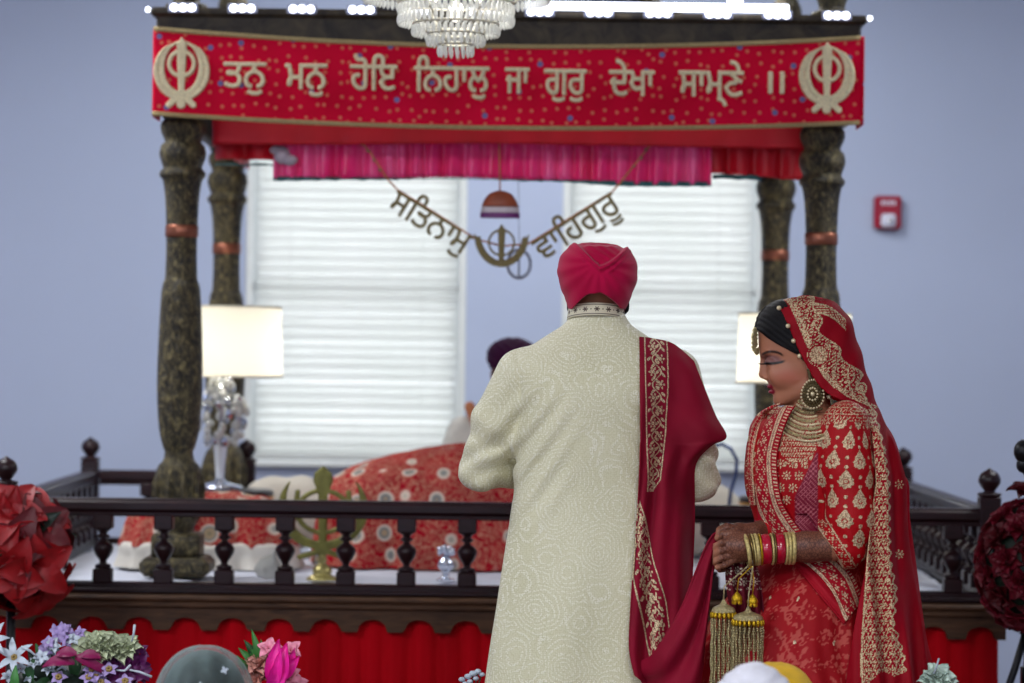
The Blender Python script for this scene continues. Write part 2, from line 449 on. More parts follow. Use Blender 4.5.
# sheets covering the deck, gently rumpled
gx = np.linspace(PX0+.09, PX1-.09, 160); gy = np.linspace(PY0+.12, PY1-.1, 110); X, Y = np.meshgrid(gx, gy)
Z = PZ+.004+.006*vnoise(X*7, Y*7, 0*X)+.005*vnoise(X*3+Y*9, Y*2, 3+0*X)
grid('deck_sheet', np.stack([X, Y, Z], -1), M_sheet, plat, .004)
mb = MB(); mb.box(PX0-.02, PX1+.02, PY0-.03, PY0+.05, PZ-.02, PZ-.002, .006)
mb.box(PX0-.01, PX1+.01, PY0-.02, PY0+.04, PZ-.04, PZ-.02, .004)
mb.build('fascia_moulding', M_fascia, plat, False)
def scallop(x0, x1, y, zt, zb, za, per, th):
    V = []; n = int((x1-x0)/.008); Fc = []
    for i in range(n+1):
        x = x0+(x1-x0)*i/n; u = ((x-x0)/per) % 1.0; uu = abs(u-.5)*2
        zz = zb+(za-zb)*sstep(.62, .38, np.array(uu))*1.0
        if uu < .62: zz = zb+(za-zb)*math.sqrt(max(0, 1-(uu/.62)**2))**.8
        for yy in (y, y+th): V += [(x, yy, zt), (x, yy, zz)]
    for i in range(n):
        a = i*4; b = a+4
        Fc += [(a, a+1, b+1, b), (a+2, b+2, b+3, a+3), (a+1, a+3, b+3, b+1), (a, b, b+2, a+2)]
    Fc += [(0, 2, 3, 1), (n*4, n*4+1, n*4+3, n*4+2)]
    return V, Fc
V, Fc = scallop(PX0, PX1, PY0-.005, PZ-.03, .622, .662, .149, .03)
mesh('scalloped_fascia', V, Fc, M_fascia, plat, False)
def pleated(name, pts, zt, zb, per, amp, mat, parent, nz=14, seed=0, thick=.003, hem=0.0, attrs=None, jit=.5):
    """cloth hanging along a plan polyline"""
    pts = [np.array(p, float) for p in pts]; L = [0]
    for a, b in zip(pts, pts[1:]): L.append(L[-1]+np.linalg.norm(b-a))
    n = int(L[-1]/per*9); s = np.linspace(0, L[-1], n)
    C = np.stack([np.interp(s, L, [p[d] for p in pts]) for d in (0, 1)], -1)
    T = np.gradient(C, axis=0); T /= np.linalg.norm(T, axis=1)[:, None]+1e-9; Nn = np.stack([T[:, 1], -T[:, 0]], -1)
    ph = s/per*2*np.pi+jit*3*vnoise(s/per*.35, 0*s+seed, 0*s)
    v = np.linspace(0, 1, nz); A = np.zeros((nz, n, 3))
    for i, t in enumerate(v):
        a = amp*(.35+.65*t)*(1+.5*vnoise(s/per*.5, 0*s+seed+5+t*.7, 0*s))
        off = a*np.sin(ph+.5*t*vnoise(s/per*.3, s*0+t, s*0+2))+.3*a*np.sin(2*ph+1)
        A[i, :, :2] = C+Nn*off[:, None]; A[i, :, 2] = zt+(zb-zt)*t+hem*t*vnoise(s/per*.2, s*0+seed+9, s*0)
    return grid(name, A, mat, parent, thick)
pleated('skirt', [(PX0+.02, PY1), (PX0+.02, PY0+.03), (PX1-.02, PY0+.03), (PX1-.02, PY1)], PZ-.045, .01, .075, .012, M_skirt, plat, jit=.7)

RZ = 1.037
BAL = smooth_prof([(.022, 0), (.025, .008), (.022, .016), (.011, .022), (.0125, .034), (.022, .052), (.0295, .076), (.029, .092), (.021, .106), (.0105, .116), (.011, .124), (.019, .130), (.019, .136), (.012, .142), (.013, .150), (.021, .158), (.022, .163)], 3)
def rail_run(name, label, a, b, nb, ends=(1, 1), group=None, xs=None):
    a = np.array(a, float); b = np.array(b, float); L = np.linalg.norm(b-a); ang = math.atan2(b[1]-a[1], b[0]-a[0])
    t = thing(name, label, 'railing', (a[0], a[1], PZ), rz=ang, group=group)
    h = RZ-PZ
    MB().box(0, L, -.032, .032, h-.042, h-.006, .008).box(0, L, -.024, .024, h-.058, h-.042, .004).box(0, L, -.02, .02, h-.008, h, .003).build('top_rail', M_wood, t, False)
    MB().box(0, L, -.03, .03, .0, .034, .006).box(0, L, -.038, .038, .0, .016, .004).build('bottom_rail', M_wood, t, False)
    f = None
    for i in range(1, (len(xs) if xs else nb)+1):
        x = xs[i-1] if xs else L*i/(nb+1)
        if f is None:
            mb = MB(); mb.box(-.03, .03, -.03, .03, .03, .076, .004).box(-.03, .03, -.03, .03, h-.100, h-.05, .004)
            mb.lathe([(r*1.06, z*.775+.076) for r, z in BAL], n=14)
            f = mb.build('baluster', M_wood, t, True, (x, 0, 0))
            for p_ in f.data.polygons:
                if abs(p_.normal.z) > .97 or max(abs(p_.normal.x), abs(p_.normal.y)) > .999: p_.use_smooth = False
        else:
            g = f.copy(); COL.objects.link(g); g.parent = t; g.location = (x, 0, 0)
    for e, x in ((ends[0], 0), (ends[1], L)):
        if not e: continue
        nw = MB().box(x-.034, x+.034, -.034, .034, -.0, h+.04, .006).build('newel_post', M_wood, t, False)
        mb = MB(); mb.lathe(smooth_prof([(.038, h+.04), (.038, h+.048), (.018, h+.054), (.022, h+.062), (.034, h+.08), (.036, h+.094), (.028, h+.112), (.012, h+.122), (.004, h+.128), (.001, h+.129)], 3), (x, 0, 0), 18)
        mb.build('finial', M_wood, nw)
    return t
FL, FR, RL, RR = (-1.62, 9.0), (1.54, 9.0), (-1.672, 11.15), (1.563, 11.15)
rail_run('railing', 'long dark wooden railing along the front edge of the platform', FL, FR, 15, xs=[.12+.1949*k for k in range(16)])
rail_run('railing', 'dark wooden side railing on the left edge of the platform', (FL[0], 9.037), (RL[0], RL[1]-.0), 12, (0, 1))
rail_run('railing', 'dark wooden side railing on the right edge of the platform', (FR[0], 9.037), (RR[0], RR[1]), 12, (0, 1))
rail_run('railing', 'short dark wooden back railing behind the left lamp', (RL[0]+.037, 11.15), (-1.05, 11.15), 2, (0, 1))
rail_run('railing', 'short dark wooden back railing behind the bride, at the right of the platform', (RR[0]-.037, 11.15), (1.03, 11.15), 2, (0, 1))
# ------------------------------------------------------------------ Gurmukhi lettering and the khanda
def glyph_outline(text):
    c = bpy.data.curves.new('tmp', 'FONT'); c.body = text; c.size = 1; c.resolution_u = 4
    o = bpy.data.objects.new('tmp', c); COL.objects.link(o)
    dg = bpy.context.evaluated_depsgraph_get()
    cu = o.evaluated_get(dg).to_curve(dg)
    polys = []
    for sp in cu.splines:
        if sp.type == 'BEZIER':
            pts = []; bp = sp.bezier_points; n = len(bp)
            for i in range(n):
                a, b = bp[i], bp[(i+1) % n]
                for t in (0, .25, .5, .75):
                    u = 1-t; q = a.co*u**3+a.handle_right*3*u*u*t+b.handle_left*3*u*t*t+b.co*t**3; pts.append((q.x, q.y))
        else: pts = [(p.co.x, p.co.y) for p in sp.points]
        polys.append(np.array(pts))
    bpy.data.objects.remove(o); bpy.data.curves.remove(c)
    return polys
def poly_field(polys, X, Z):
    """signed distance to filled outlines, nonzero winding"""
    d = np.full(X.shape, 9.0); w = np.zeros(X.shape, int)
    for p in polys:
        q = np.roll(p, -1, 0)
        for (ax, az), (bx, bz) in zip(p, q):
            vx, vz = bx-ax, bz-az; L = vx*vx+vz*vz
            if L < 1e-14: continue
            t = np.clip(((X-ax)*vx+(Z-az)*vz)/L, 0, 1)
            d = np.minimum(d, (X-ax-t*vx)**2+(Z-az-t*vz)**2)
            cr = vx*(Z-az)-(X-ax)*vz
            w += ((az <= Z) & (bz > Z) & (cr > 0)).astype(int)-((az > Z) & (bz <= Z) & (cr < 0)).astype(int)
    d = np.sqrt(d); return np.where(w != 0, -d, d)
def relief(fn, x0, x1, z0, z1, th, h):
    """mesh of a 2D field given thickness; returned in x,z plane, y from -th to th"""
    s = SDF((x0-2*h, -th-2*h, z0-2*h), (x1+2*h, th+2*h, z1+2*h), h)
    x, y, z = s.ax(); X, Z = np.meshgrid(x.ravel(), z.ravel(), indexing='ij'); d2 = fn(X, Z)
    s.f = np.maximum(d2[:, None, :], np.abs(y)-th).astype(np.float32)
    return s.net(1)
def word(text, W_, H_, th, h, bold):
    """word mesh W_ wide, headline at z=0, letters H_ high below it"""
    po = glyph_outline(text); al = np.concatenate(po); sx = W_/(al[:, 0].max()-al[:, 0].min()); x0 = al[:, 0].min()
    sz = H_/.62
    po = [np.stack([(p[:, 0]-x0)*sx, (p[:, 1]-.62)*sz], -1) for p in po]; al = np.concatenate(po)
    return relief(lambda X, Z: poly_field(po, X, Z)-bold, -bold, W_+bold, al[:, 1].min()-bold, al[:, 1].max()+bold, th, h)
def seg2(X, Z, ax, az, bx, bz):
    vx, vz = bx-ax, bz-az; t = np.clip(((X-ax)*vx+(Z-az)*vz)/(vx*vx+vz*vz), 0, 1); return np.sqrt((X-ax-t*vx)**2+(Z-az-t*vz)**2), t
def khanda2(X, Z):
    """unit-height khanda: double-edged sword, ring and two curved swords"""
    d = np.abs(np.sqrt(X**2+(Z-.14)**2)-.175)-.02
    q, t = seg2(X, Z, 0, -.36, 0, .5); w = np.interp(Z, [-.36, -.2, .3, .42, .5], [.03, .035, .06, .06, .0]); d = np.minimum(d, np.maximum(np.abs(X)-w, np.abs(Z-.07)-.43))
    A = np.abs(X)
    o = (np.sqrt((A/.385)**2+((Z-.04)/.41)**2)-1)*.385; i = (np.sqrt(((A-.0)/.25)**2+((Z-.09)/.35)**2)-1)*.25
    k = np.maximum(np.maximum(o, -i), np.maximum(Z-.38+.5*(A-.2), .02-A)); k = np.maximum(k, .012-np.abs(np.sqrt((A/.32)**2+((Z-.06)/.38)**2)-1)*.32); d = np.minimum(d, k)
    q, _ = seg2(A, Z, .02, -.30, .17, -.44); d = np.minimum(d, q-.035)
    q, _ = seg2(A, Z, .09, -.30, .14, -.40); d = np.minimum(d, q-.02)
    d = np.minimum(d, np.sqrt(X**2+(Z+.43)**2)-.055)
    q, _ = seg2(A, Z, 0, -.33, .12, -.33); d = np.minimum(d, q-.02)
    return d
def khanda(H_, th, h, bold=0.0):
    V, Q = relief(lambda X, Z: khanda2(X/H_, Z/H_)*H_-bold, -.42*H_, .42*H_, -.52*H_, .52*H_, th, h); return V, Q
# ------------------------------------------------------------------ canopy
m = N('carved_canopy_wood'); v = m.obj()
n1 = m.noise(22, v, 5, .65, 1.5); vo = m.vor(38, v); n2 = m.noise(5, v)
n1 = m.noise(34, m.obj((1, 1, .6)), 6, .7, 2.5); hh = m.math('ADD', m.math('MULTIPLY', n1, .95), m.math('MULTIPLY', vo, .15))
m.p(col=m.ramp(hh, [(.38, lin((22, 18, 14))), (.51, lin((50, 44, 30))), (.62, lin((94, 84, 54))), (.80, lin((164, 150, 100)))]), rough=.42, metal=.25)
m.bump(hh, .9, .012); M_carved = m.m
M_copper = simple('copper_band', (150, 92, 70), .35, .7, bump=.4)
M_gold = simple('gold_thread', (186, 172, 128), .5, .35, .25, 160, .4)
M_goldtrim = simple('gold_trim', (168, 148, 100), .5, .3, .25, 200, .5)
CX = [(-1.125, 9.5), (1.045, 9.5), (-1.125, 11.0), (1.03, 11.0)]
COLP = smooth_prof([(.072, .135), (.06, .145), (.055, .16), (.066, .185), (.077, .23), (.079, .29), (.074, .36), (.056, .385), (.05, .40), (.048, .42), (.056, .44), (.069, .50), (.076, .60), (.077, .70), (.073, .83), (.067, .95), (.062, .985), (.056, 1.0),
    (.054, 1.02), (.052, 1.10), (.053, 1.17), (.057, 1.27), (.066, 1.335), (.077, 1.352), (.077, 1.366), (.066, 1.38), (.072, 1.40), (.079, 1.425), (.074, 1.455), (.062, 1.468), (.066, 1.485), (.075, 1.505), (.075, 1.53), (.064, 1.545), (.072, 1.555), (.075, 1.60), (.075, 1.75)], 3)
can = thing('palanquin_canopy', 'carved dark wooden canopy on four turned columns with lit cornice over the platform', 'canopy', (0, 0, PZ+.017))
for k, (x, y) in enumerate(CX):
    mb = MB().lathe(COLP, n=32).box(-.082, .082, -.082, .082, .06, .145, .01)
    cob = mb.build('column', M_carved, can, True, (x, y, 0))
    MB().box(-.118, .118, -.118, .118, 0, .065, .02).build('foot', M_carved, cob, False)
    V = []; 
    MB().lathe([(.053, 1.145), (.0565, 1.149), (.0565, 1.183), (.053, 1.187)], n=32).build('copper_band', M_copper, cob)
    mb = MB()
    for q in range(10):   # carved flutes of the lower vase
        a = 2*math.pi*q/10; mb.tube([(math.cos(a)*r, math.sin(a)*r, z) for r, z in ((.066, .185), (.079, .24), (.082, .30), (.072, .355))], [.004, .011, .011, .004], 6)
    mb.build('carved_flute', M_carved, cob)
CXL, CXR, CYF, CYR = -1.205, 1.158, 9.375, 11.13
M_cornice = N('cornice_wood'); nz = M_cornice.noise(12, None, 5, .6, 1); M_cornice.p(col=M_cornice.ramp(nz, [(.3, lin((24, 20, 18))), (.7, lin((78, 68, 50)))]), rough=.5, spec=.3); M_cornice.bump(nz, .4, .005); M_cornice = M_cornice.m
z0 = 2.30-PZ
mb = MB(); mb.box(CXL, CXR, CYF, CYF+.05, z0, z0+.33, .008).box(CXL, CXR, CYR-.05, CYR, z0, z0+.33, .008).box(CXL, CXL+.05, CYF+.05, CYR-.05, z0, z0+.33, .008).box(CXR-.05, CXR, CYF+.05, CYR-.05, z0, z0+.33, .008)
mb.box(CXL-.02, CXR+.02, CYF-.02, CYR+.02, z0+.315, z0+.345, .01).build('cornice', M_cornice, can, False)
# hipped roof with ribs, small dome, corner finials
zr = z0+.345; ax, bx, ay, by = -.60, .62, CYF+.35, CYR-.35; tx, ty = (ax+bx)/2, (ay+by)/2
M_roof = N('roof_panel'); nz = M_roof.noise(4, None, 4); M_roof.p(col=M_roof.ramp(nz, [(.3, lin((52, 58, 78))), (.7, lin((84, 92, 112)))]), rough=.5); M_roof = M_roof.m
nb_ = 14; V = []; Fc = []
for i in range(nb_+1):
    t = i/nb_; s_ = 1-t*.82; zz = zr+.42*(t**1.25)
    for (u, v_) in ((-1, -1), (1, -1), (1, 1), (-1, 1)): V.append((tx+u*(bx-ax)/2*s_, ty+v_*(by-ay)/2*s_, zz))
for i in range(nb_):
    for k in range(4): Fc.append((i*4+k, i*4+(k+1) % 4, i*4+4+(k+1) % 4, i*4+4+k))
Fc.append((nb_*4, nb_*4+1, nb_*4+2, nb_*4+3))
rf = mesh('hipped_roof', V, Fc, M_roof, can, False)
for (u, v_) in ((-1, -1), (1, -1), (1, 1), (-1, 1)):
    MB().tube([(tx+u*(bx-ax)/2*(1-t*.82), ty+v_*(by-ay)/2*(1-t*.82), zr+.42*t**1.25+.01) for t in np.linspace(0, 1, 12)], .022, 8).build('hip_rib', M_carved, rf)
MB().lathe(smooth_prof([(.2, 0), (.2, .03), (.17, .04), (.22, .10), (.24, .17), (.2, .25), (.1, .32), (.03, .36), (.02, .40), (.03, .42), (.005, .46)], 4), (tx, ty, zr+.41), 28).build('dome', M_goldtrim, rf)
for (u, v_) in ((CXL+.09, CYF+.09), (CXR-.09, CYF+.09), (CXL+.09, CYR-.09), (CXR-.09, CYR-.09)):
    MB().lathe(smooth_prof([(.07, 0), (.07, .02), (.045, .03), (.05, .06), (.062, .09), (.05, .12), (.03, .14), (.05, .17), (.06, .22), (.035, .28), (.012, .32), (.002, .34)], 3), (u, v_, zr), 20).build('corner_finial', M_carved, can)
# lights on the cornice
M_led = emis('led_white', (236, 240, 255), 4.5)
M_case = simple('led_case', (150, 156, 180), .4)
for k in range(12):
    x = -1.112+.1985*k
    if 3 < k < 6: pass
    b_ = MB().box(-.05, .05, -.012, 0, -.016, .016, .004).build('light_module', M_case, can, False, (x, CYF-.021, zr-.004))
    for q in (-1, 0, 1): MB().ball((q*.029, -.014, 0), .0135, 10, 6, (1, .6, 1)).build('bulb', M_led, b_)
MB().box(.03, .91, CYF-.045, CYF-.022, zr+.004, zr+.03, .004).build('light_strip', M_led, can, False)
MB().box(-1.0, .94, CYF+.055, CYF+.066, z0+.045, z0+.062, .003).build('added_fill_strip', emis('fill_strip_glow', (255, 236, 232), 5.0), can, False)  # added glowing fill, unseen behind the banner, to brighten the pink frill
for x in (CXL-.028, CXR+.028): MB().ball((x, CYF, zr-.008), .009, 8, 6).build('corner_light', M_led, can)
MB().ball((.735, CYF+.02, zr+.045), .026, 12, 8).build('round_light', M_led, can)
# ------------------------------------------------------------------ embroidered banner
m = N('banner_cloth'); vd = m.vor2(25, .6); big = m.vor2(6.5, .9)
dot = m.ramp(vd, [(.12, 1.0), (.19, 0.0)]); bd = m.ramp(big, [(.05, 1.0), (.075, 0.0)])
nz = m.noise(5); base = m.ramp(nz, [(.3, lin((206, 0, 44))), (.7, lin((226, 0, 56)))])
wv = m.noise(900)
c1 = m.mix(dot, base, lin((226, 120, 96))); c2 = m.mix(bd, c1, lin((120, 120, 170)))
m.p(col=c2, rough=.7, spec=.12, metal=m.math('MULTIPLY', m.math('MAXIMUM', dot, bd), .3)); m.bump(m.math('ADD', m.math('MULTIPLY', wv, .2), dot), .4, .002); M_banner = m.m
BY = CYF-.032
ban = thing('banner', 'long red embroidered banner with gold lettering across the front of the canopy', 'banner', (0, BY, 2.6))
def sag(x): u = (x-(-.023))/1.185; return -.045*(1-np.clip(u*u, 0, 1))
BX0, BX1 = -1.209, 1.163
xs_ = np.linspace(BX0, BX1, 200); vs = np.linspace(0, 1, 24)
A = np.zeros((24, 200, 3))
for i, t in enumerate(vs):
    A[i, :, 0] = xs_; A[i, :, 2] = -.010+sag(xs_)*(1-.25*t)-.292*t; A[i, :, 1] = -.006*np.sin(xs_*4+t)+.004*vnoise(xs_*6, xs_*0+t*2, xs_*0)
grid('cloth', A, M_banner, ban, .004)
for t, nm in ((.015, 'top_trim'), (.985, 'bottom_trim')):
    R = [[(x, -.007-.006*math.sin(x*4+t)+.004*float(vnoise(x*6, t*2, 0.0)), float(-.010+sag(x)*(1-.25*t)-.292*t+dz)) for x in xs_[::2]] for dz in (-.0075, -.003, .003, .0075)]
    grid(nm, np.array(R), M_goldtrim, ban, .003)
for sx in (BX0, BX1):       # ends wrapped round the corner
    R = [[(sx+(.0 if y == 0 else (-.004 if sx < 0 else .004)), y, -.012-.292*t) for y in np.linspace(0, .22, 6)] for t in np.linspace(0, 1, 5)]
    grid('side_return', np.array(R), M_banner, ban, .004)
M_letter = simple('gold_lettering', (232, 218, 176), .55, .2, .2, 160, .4)
WORDS = [('ਤਨੁ', 224.6, 266.5, 63), ('ਮਨੁ', 286, 327, 64.5), ('ਹੋਇ', 351, 397, 65.5), ('ਿਨਹਾਲੁ', 415, 489, 67), ('ਜਾ', 505.6, 529, 68.5), ('ਗੁਰੁ', 545, 586, 70), ('ਦੇਖਾ', 609.5, 654, 71), ('ਸਾਮ੍ਣੇ', 679, 743, 71.5), ('॥', 768, 784, 72)]
for w, a, b, y in WORDS:
    p0 = P(a, y, BY); p1 = P(b, y, BY)
    V, Q = word(w, p1[0]-p0[0], .082 if w != '॥' else .074, .004, .0022, .0026 if w != '॥' else .0006)
    mesh('lettering', V, Q, M_letter, ban, loc=(p0[0], -.014, p0[2]-2.6))
for px_, py_ in ((182, 74), (826.5, 79)):
    p = P(px_, py_, BY); V, Q = khanda(.238, .005, .0022, .0022); mesh('khanda_emblem', V, Q, M_letter, ban, loc=(p[0], -.014, p[2]-2.6))
# ------------------------------------------------------------------ valances
M_vred = pleat('valance_red', (196, 4, 22), (220, 8, 40), .5, 0)
m = N('valance_pink_satin'); nz = m.noise(8, m.obj((1, 1, .15)), 3)
m.p(col=m.ramp(nz, [(.3, lin((232, 6, 88))), (.5, lin((246, 22, 118))), (.72, lin((255, 110, 170)))]), rough=.32, sheen=.3); M_vpink = m.m
M_teal = simple('teal_edge', (52, 110, 112), .6)
val = thing('red_valance', 'smooth red valance cloth just under the lettered banner', 'valance', (0, 0, 0))
pleated('cloth', [(-1.04, 11.0), (-1.04, 9.60), (1.0, 9.60), (1.0, 11.0)], 2.31, 2.228, .16, .005, M_vred, val, 8, 3, hem=.008)
fr = thing('pink_frill', 'pleated pink satin frill hanging under the red valance inside the canopy', 'frill', (0, 0, 0))
pleated('frill', [(-.83, 9.66), (.68, 9.66)], 2.28, 2.112, .062, .015, M_vpink, fr, 10, 8, hem=.012, jit=1.0)
pleated('hem_edge', [(-.83, 9.656), (.68, 9.656)], 2.117, 2.108, .062, .015, M_teal, fr, 3, 8, hem=.012, jit=1.0)
fr2 = thing('red_swag', 'bunched red swag with teal hem at the left of the pink frill', 'frill', (0, 0, 0))
pleated('swag', [(-1.04, 9.70), (-.77, 9.69)], 2.27, 2.150, .11, .022, M_vred, fr2, 10, 4, hem=.03)
pleated('hem_edge', [(-1.04, 9.702), (-.77, 9.692)], 2.158, 2.135, .11, .022, M_teal, fr2, 4, 4, hem=.03)
MB().ball((0, 0, 0), .028, 12, 8, (1, .5, 1.1)).ball((.026, .0, -.016), .024, 10, 6, (1.2, .5, .8)).ball((-.02, 0, .018), .02, 10, 6, (1.2, .5, .8)).build('silver_bow', simple('silver_tissue', (170, 160, 170), .5, .2, bump=.5), fr2, loc=(-.80, 9.64, 2.19))
fr3 = thing('red_swag', 'red swag with dark hem at the right end of the pink frill', 'frill', (0, 0, 0))
pleated('swag', [(.66, 9.69), (1.02, 9.70)], 2.27, 2.135, .10, .022, M_vred, fr3, 10, 6, hem=.03)
pleated('hem_edge', [(.69, 9.692), (.86, 9.695)], 2.145, 2.122, .10, .022, M_teal, fr3, 4, 6, hem=.02)
# ------------------------------------------------------------------ hanging garland with letters
M_glit = simple('gold_glitter', (150, 136, 92), .38, .55, .4, 220, .6)
M_cord = simple('orange_cord', (196, 120, 70), .6)
GY = 9.62
gar = thing('letter_garland', 'gold glitter letter garland with a khanda in its middle, hanging from the canopy', 'garland', tuple(P(502, 140, GY)))
go = np.array(gar.location)
def rel(px_, py_, Y=GY, dy=0): p = P(px_, py_, Y)-go; return (p[0], p[1]+dy, p[2])
MB().tube([rel(344, 122), rel(370, 152), rel(388, 180), rel(398, 190), rel(437, 214), rel(476, 239), rel(502, 246)], .0035, 6).build('string', M_cord, gar)
MB().tube([rel(664, 128), rel(640, 158), rel(620, 183), rel(612, 192), rel(570, 218), rel(528, 244), rel(502, 246)], .0035, 6).build('string', M_cord, gar)
MB().tube([rel(499, 135), rel(500, 190)], .003, 6).build('string', M_cord, gar)
mb = MB()
for (x, y) in ((350, 130), (356, 137), (362, 144), (368, 151), (374, 160), (380, 170), (655, 140), (646, 150), (641, 158), (634, 166)): mb.ball(rel(x, y), .006, 8, 6)
mb.build('bead', M_glit, gar)
for w, a, b, ang in (('ਸਿਤਨਾਮੁ'.replace('ਸਿਤ', 'ਸਿਤ'), (398, 190), (474, 237), -1), ('ਵਾਿਹਗੁਰੂ', (531, 243), (611, 192), 1)):
    if ang < 0: w = 'ਸਿਤਨਾਮੁ'
    p0 = P(*a, GY); p1 = P(*b, GY); d = p1-p0; L = math.hypot(d[0], d[2])
    V, Q = word(w, L, .074, .003, .0022, .002)
    th = math.atan2(d[2], d[0]); V2 = V.copy(); V2[:, 0] = V[:, 0]*math.cos(th)-V[:, 2]*math.sin(th); V2[:, 2] = V[:, 0]*math.sin(th)+V[:, 2]*math.cos(th)
    mesh('lettering', V2, Q, M_glit, gar, loc=tuple(p0-go))
def khw(X, Z):
    A = np.abs(X); d = np.abs(np.sqrt(X**2+(Z-.06)**2)-.29)-.026
    w = np.interp(Z, [-.5, -.3, .35, .5], [.05, .06, .09, .0]); d = np.minimum(d, np.maximum(A-w, np.abs(Z)-.5))
    o = (np.sqrt((A/.62)**2+((Z-.22)/.72)**2)-1)*.62; i = (np.sqrt((A/.49)**2+((Z-.34)/.68)**2)-1)*.49
    d = np.minimum(d, np.maximum(np.maximum(o, -i), np.maximum(Z-.2, .02-A)))
    q, _ = seg2(A, Z, .57, .1, .62, .24); d = np.minimum(d, q-.02)
    return d
S_ = .150; V, Q = relief(lambda X, Z: khw(X/S_, Z/S_)*S_, -.66*S_, .66*S_, -.52*S_, .52*S_, .004, .0025)
mesh('khanda_emblem', V, Q, M_glit, gar, loc=rel(501.5, 245.5, GY, -.012))
t = thing('hanging_ring_ornament', 'small grey wire ring ornament hanging behind the gold khanda', 'ornament', tuple(P(519, 264, 10.3)))
M_wire = simple('grey_wire', (120, 120, 132), .4, .6)
MB().tube([(.042*math.cos(a), 0, .052*math.sin(a)) for a in np.linspace(0, 2*math.pi, 28)], .006, 6).build('ring', M_wire, t)
MB().tube([(0, 0, -.05), (0, 0, .05)], .004, 6).build('bar', M_wire, t)
MB().tube([(0, 0, .05), (-.01, 0, .5), (-.02, 0, 1.02)], .0012, 4).build('thread', M_wire, t)
t = thing('dome_ornament', 'small half-round hanging ornament in brown, white and purple above the gold khanda', 'ornament', tuple(P(500, 218, GY+.02)))
for nm, z0_, z1_, c_ in (('purple_band', 0, .018, (110, 40, 110)), ('white_band', .018, .038, (206, 196, 200)), ('dome_top', .038, .094, (150, 72, 40))):
    mb = MB(); pr = [(.068*math.sqrt(max(0, 1-(z/.0945)**2))**.8+.0005, z) for z in np.linspace(z0_, z1_, 8)]
    mb.lathe([(.001, z0_)]+pr+[(.001, z1_)], n=28, sy=.35); mb.build(nm, simple(nm, c_, .45, .1, bump=.2), t)
MB().tube([(0, 0, .09), (0, 0, .10)], .003, 6).build('hook', M_cord, t)
# ------------------------------------------------------------------ chandelier
CHY = 8.0; cc = P(456, 20, CHY)
ch = thing('crystal_chandelier', 'large tiered crystal chandelier hanging in front of the canopy banner', 'chandelier', (cc[0], CHY, 2.36))
m = N('crystal'); m.p(col=lin((214, 218, 218)), rough=.08, spec=.8, coat=.4); m.bump(m.vor(150), .5, .003)
tr = m.n('ShaderNodeBsdfTranslucent', {'Color': lin((255, 252, 236))}); gl = m.n('ShaderNodeBsdfTransparent', {'Color': (1, 1, 1, 1)})
mx = m.n('ShaderNodeMixShader', {0: .22}); mx2 = m.n('ShaderNodeMixShader', {0: .34}); m.t.links.new(m.b.outputs[0], mx.inputs[1]); m.t.links.new(tr.outputs[0], mx.inputs[2])
m.t.links.new(mx.outputs[0], mx2.inputs[1]); m.t.links.new(gl.outputs[0], mx2.inputs[2]); m.t.links.new(mx2.outputs[0], m.out.inputs[0]); M_crys = m.m
M_chgold = simple('chandelier_frame_metal', (196, 192, 176), .3, .8)
tiers = [(.048, .0, 17, 1), (.080, .03, 28, 1), (.122, .058, 42, 1), (.163, .088, 56, 2), (.265, .155, 90, 2), (.30, .215, 96, 2), (.22, .30, 60, 1)]
mb = MB()
for r, z, n_, rows in tiers: mb.tube([(r*math.cos(a), r*math.sin(a), z+.03*rows+.006) for a in np.linspace(0, 2*math.pi, 36)], .004, 6)
for k in range(6):
    a = k*math.pi/3; mb.tube([(.05*math.cos(a), .05*math.sin(a), .04), (.16*math.cos(a), .16*math.sin(a), .15), (.3*math.cos(a), .3*math.sin(a), .285), (.2*math.cos(a), .2*math.sin(a), .5), (0, 0, .62)], .004, 6)
mb.tube([(0, 0, .6), (0, 0, CEIL-2.36-.03)], .008, 8); mb.lathe([(.09, CEIL-2.36-.05), (.07, CEIL-2.36-.02), (.07, CEIL-2.36)], n=20)
mb.build('frame', M_chgold, ch)
drop = None; cnt = 0; rest = MB()
def crystal(mb, c):
    mb.lathe([(.0005, -.017), (.0045, -.012), (.0066, -.003), (.0062, .006), (.003, .014), (.0005, .017)], c, 6)
lst = []
for r, z, n_, rows in tiers:
    for j in range(rows):
        for k in range(n_):
            a = 2*math.pi*(k+.5*j)/n_; lst.append((r*math.cos(a), r*math.sin(a), z+.016+j*.03))
lst.sort(key=lambda q: (q[1] > 0, q[2]))
for q in lst:
    if cnt < 100:
        if drop is None: mb = MB(); crystal(mb, (0, 0, 0)); drop = mb.build('crystal', M_crys, ch, False, q)
        else: g = drop.copy(); COL.objects.link(g); g.parent = ch; g.location = q
        cnt += 1
    else: crystal(rest, q)
rest_o = rest.build('crystals', M_crys, ch, False); rest_o['kind'] = 'stuff'
M_bulb = emis('warm_bulb', (255, 250, 238), 1.5)
for k in range(7):
    a = 2*math.pi*k/6; r_ = .13 if k else 0
    MB().ball((r_*math.cos(a), r_*math.sin(a), .20 if k else .13), .022, 10, 8, (1, 1, 1.4)).build('bulb', M_bulb, ch)
pl = bpy.data.lights.new('chandelier_light', 'POINT'); pl.energy = 5.5; pl.color = (1, .97, .92); pl.shadow_soft_size = .16
po = bpy.data.objects.new('chandelier_light', pl); po.location = (cc[0], CHY+.02, 2.36+.22); COL.objects.link(po)
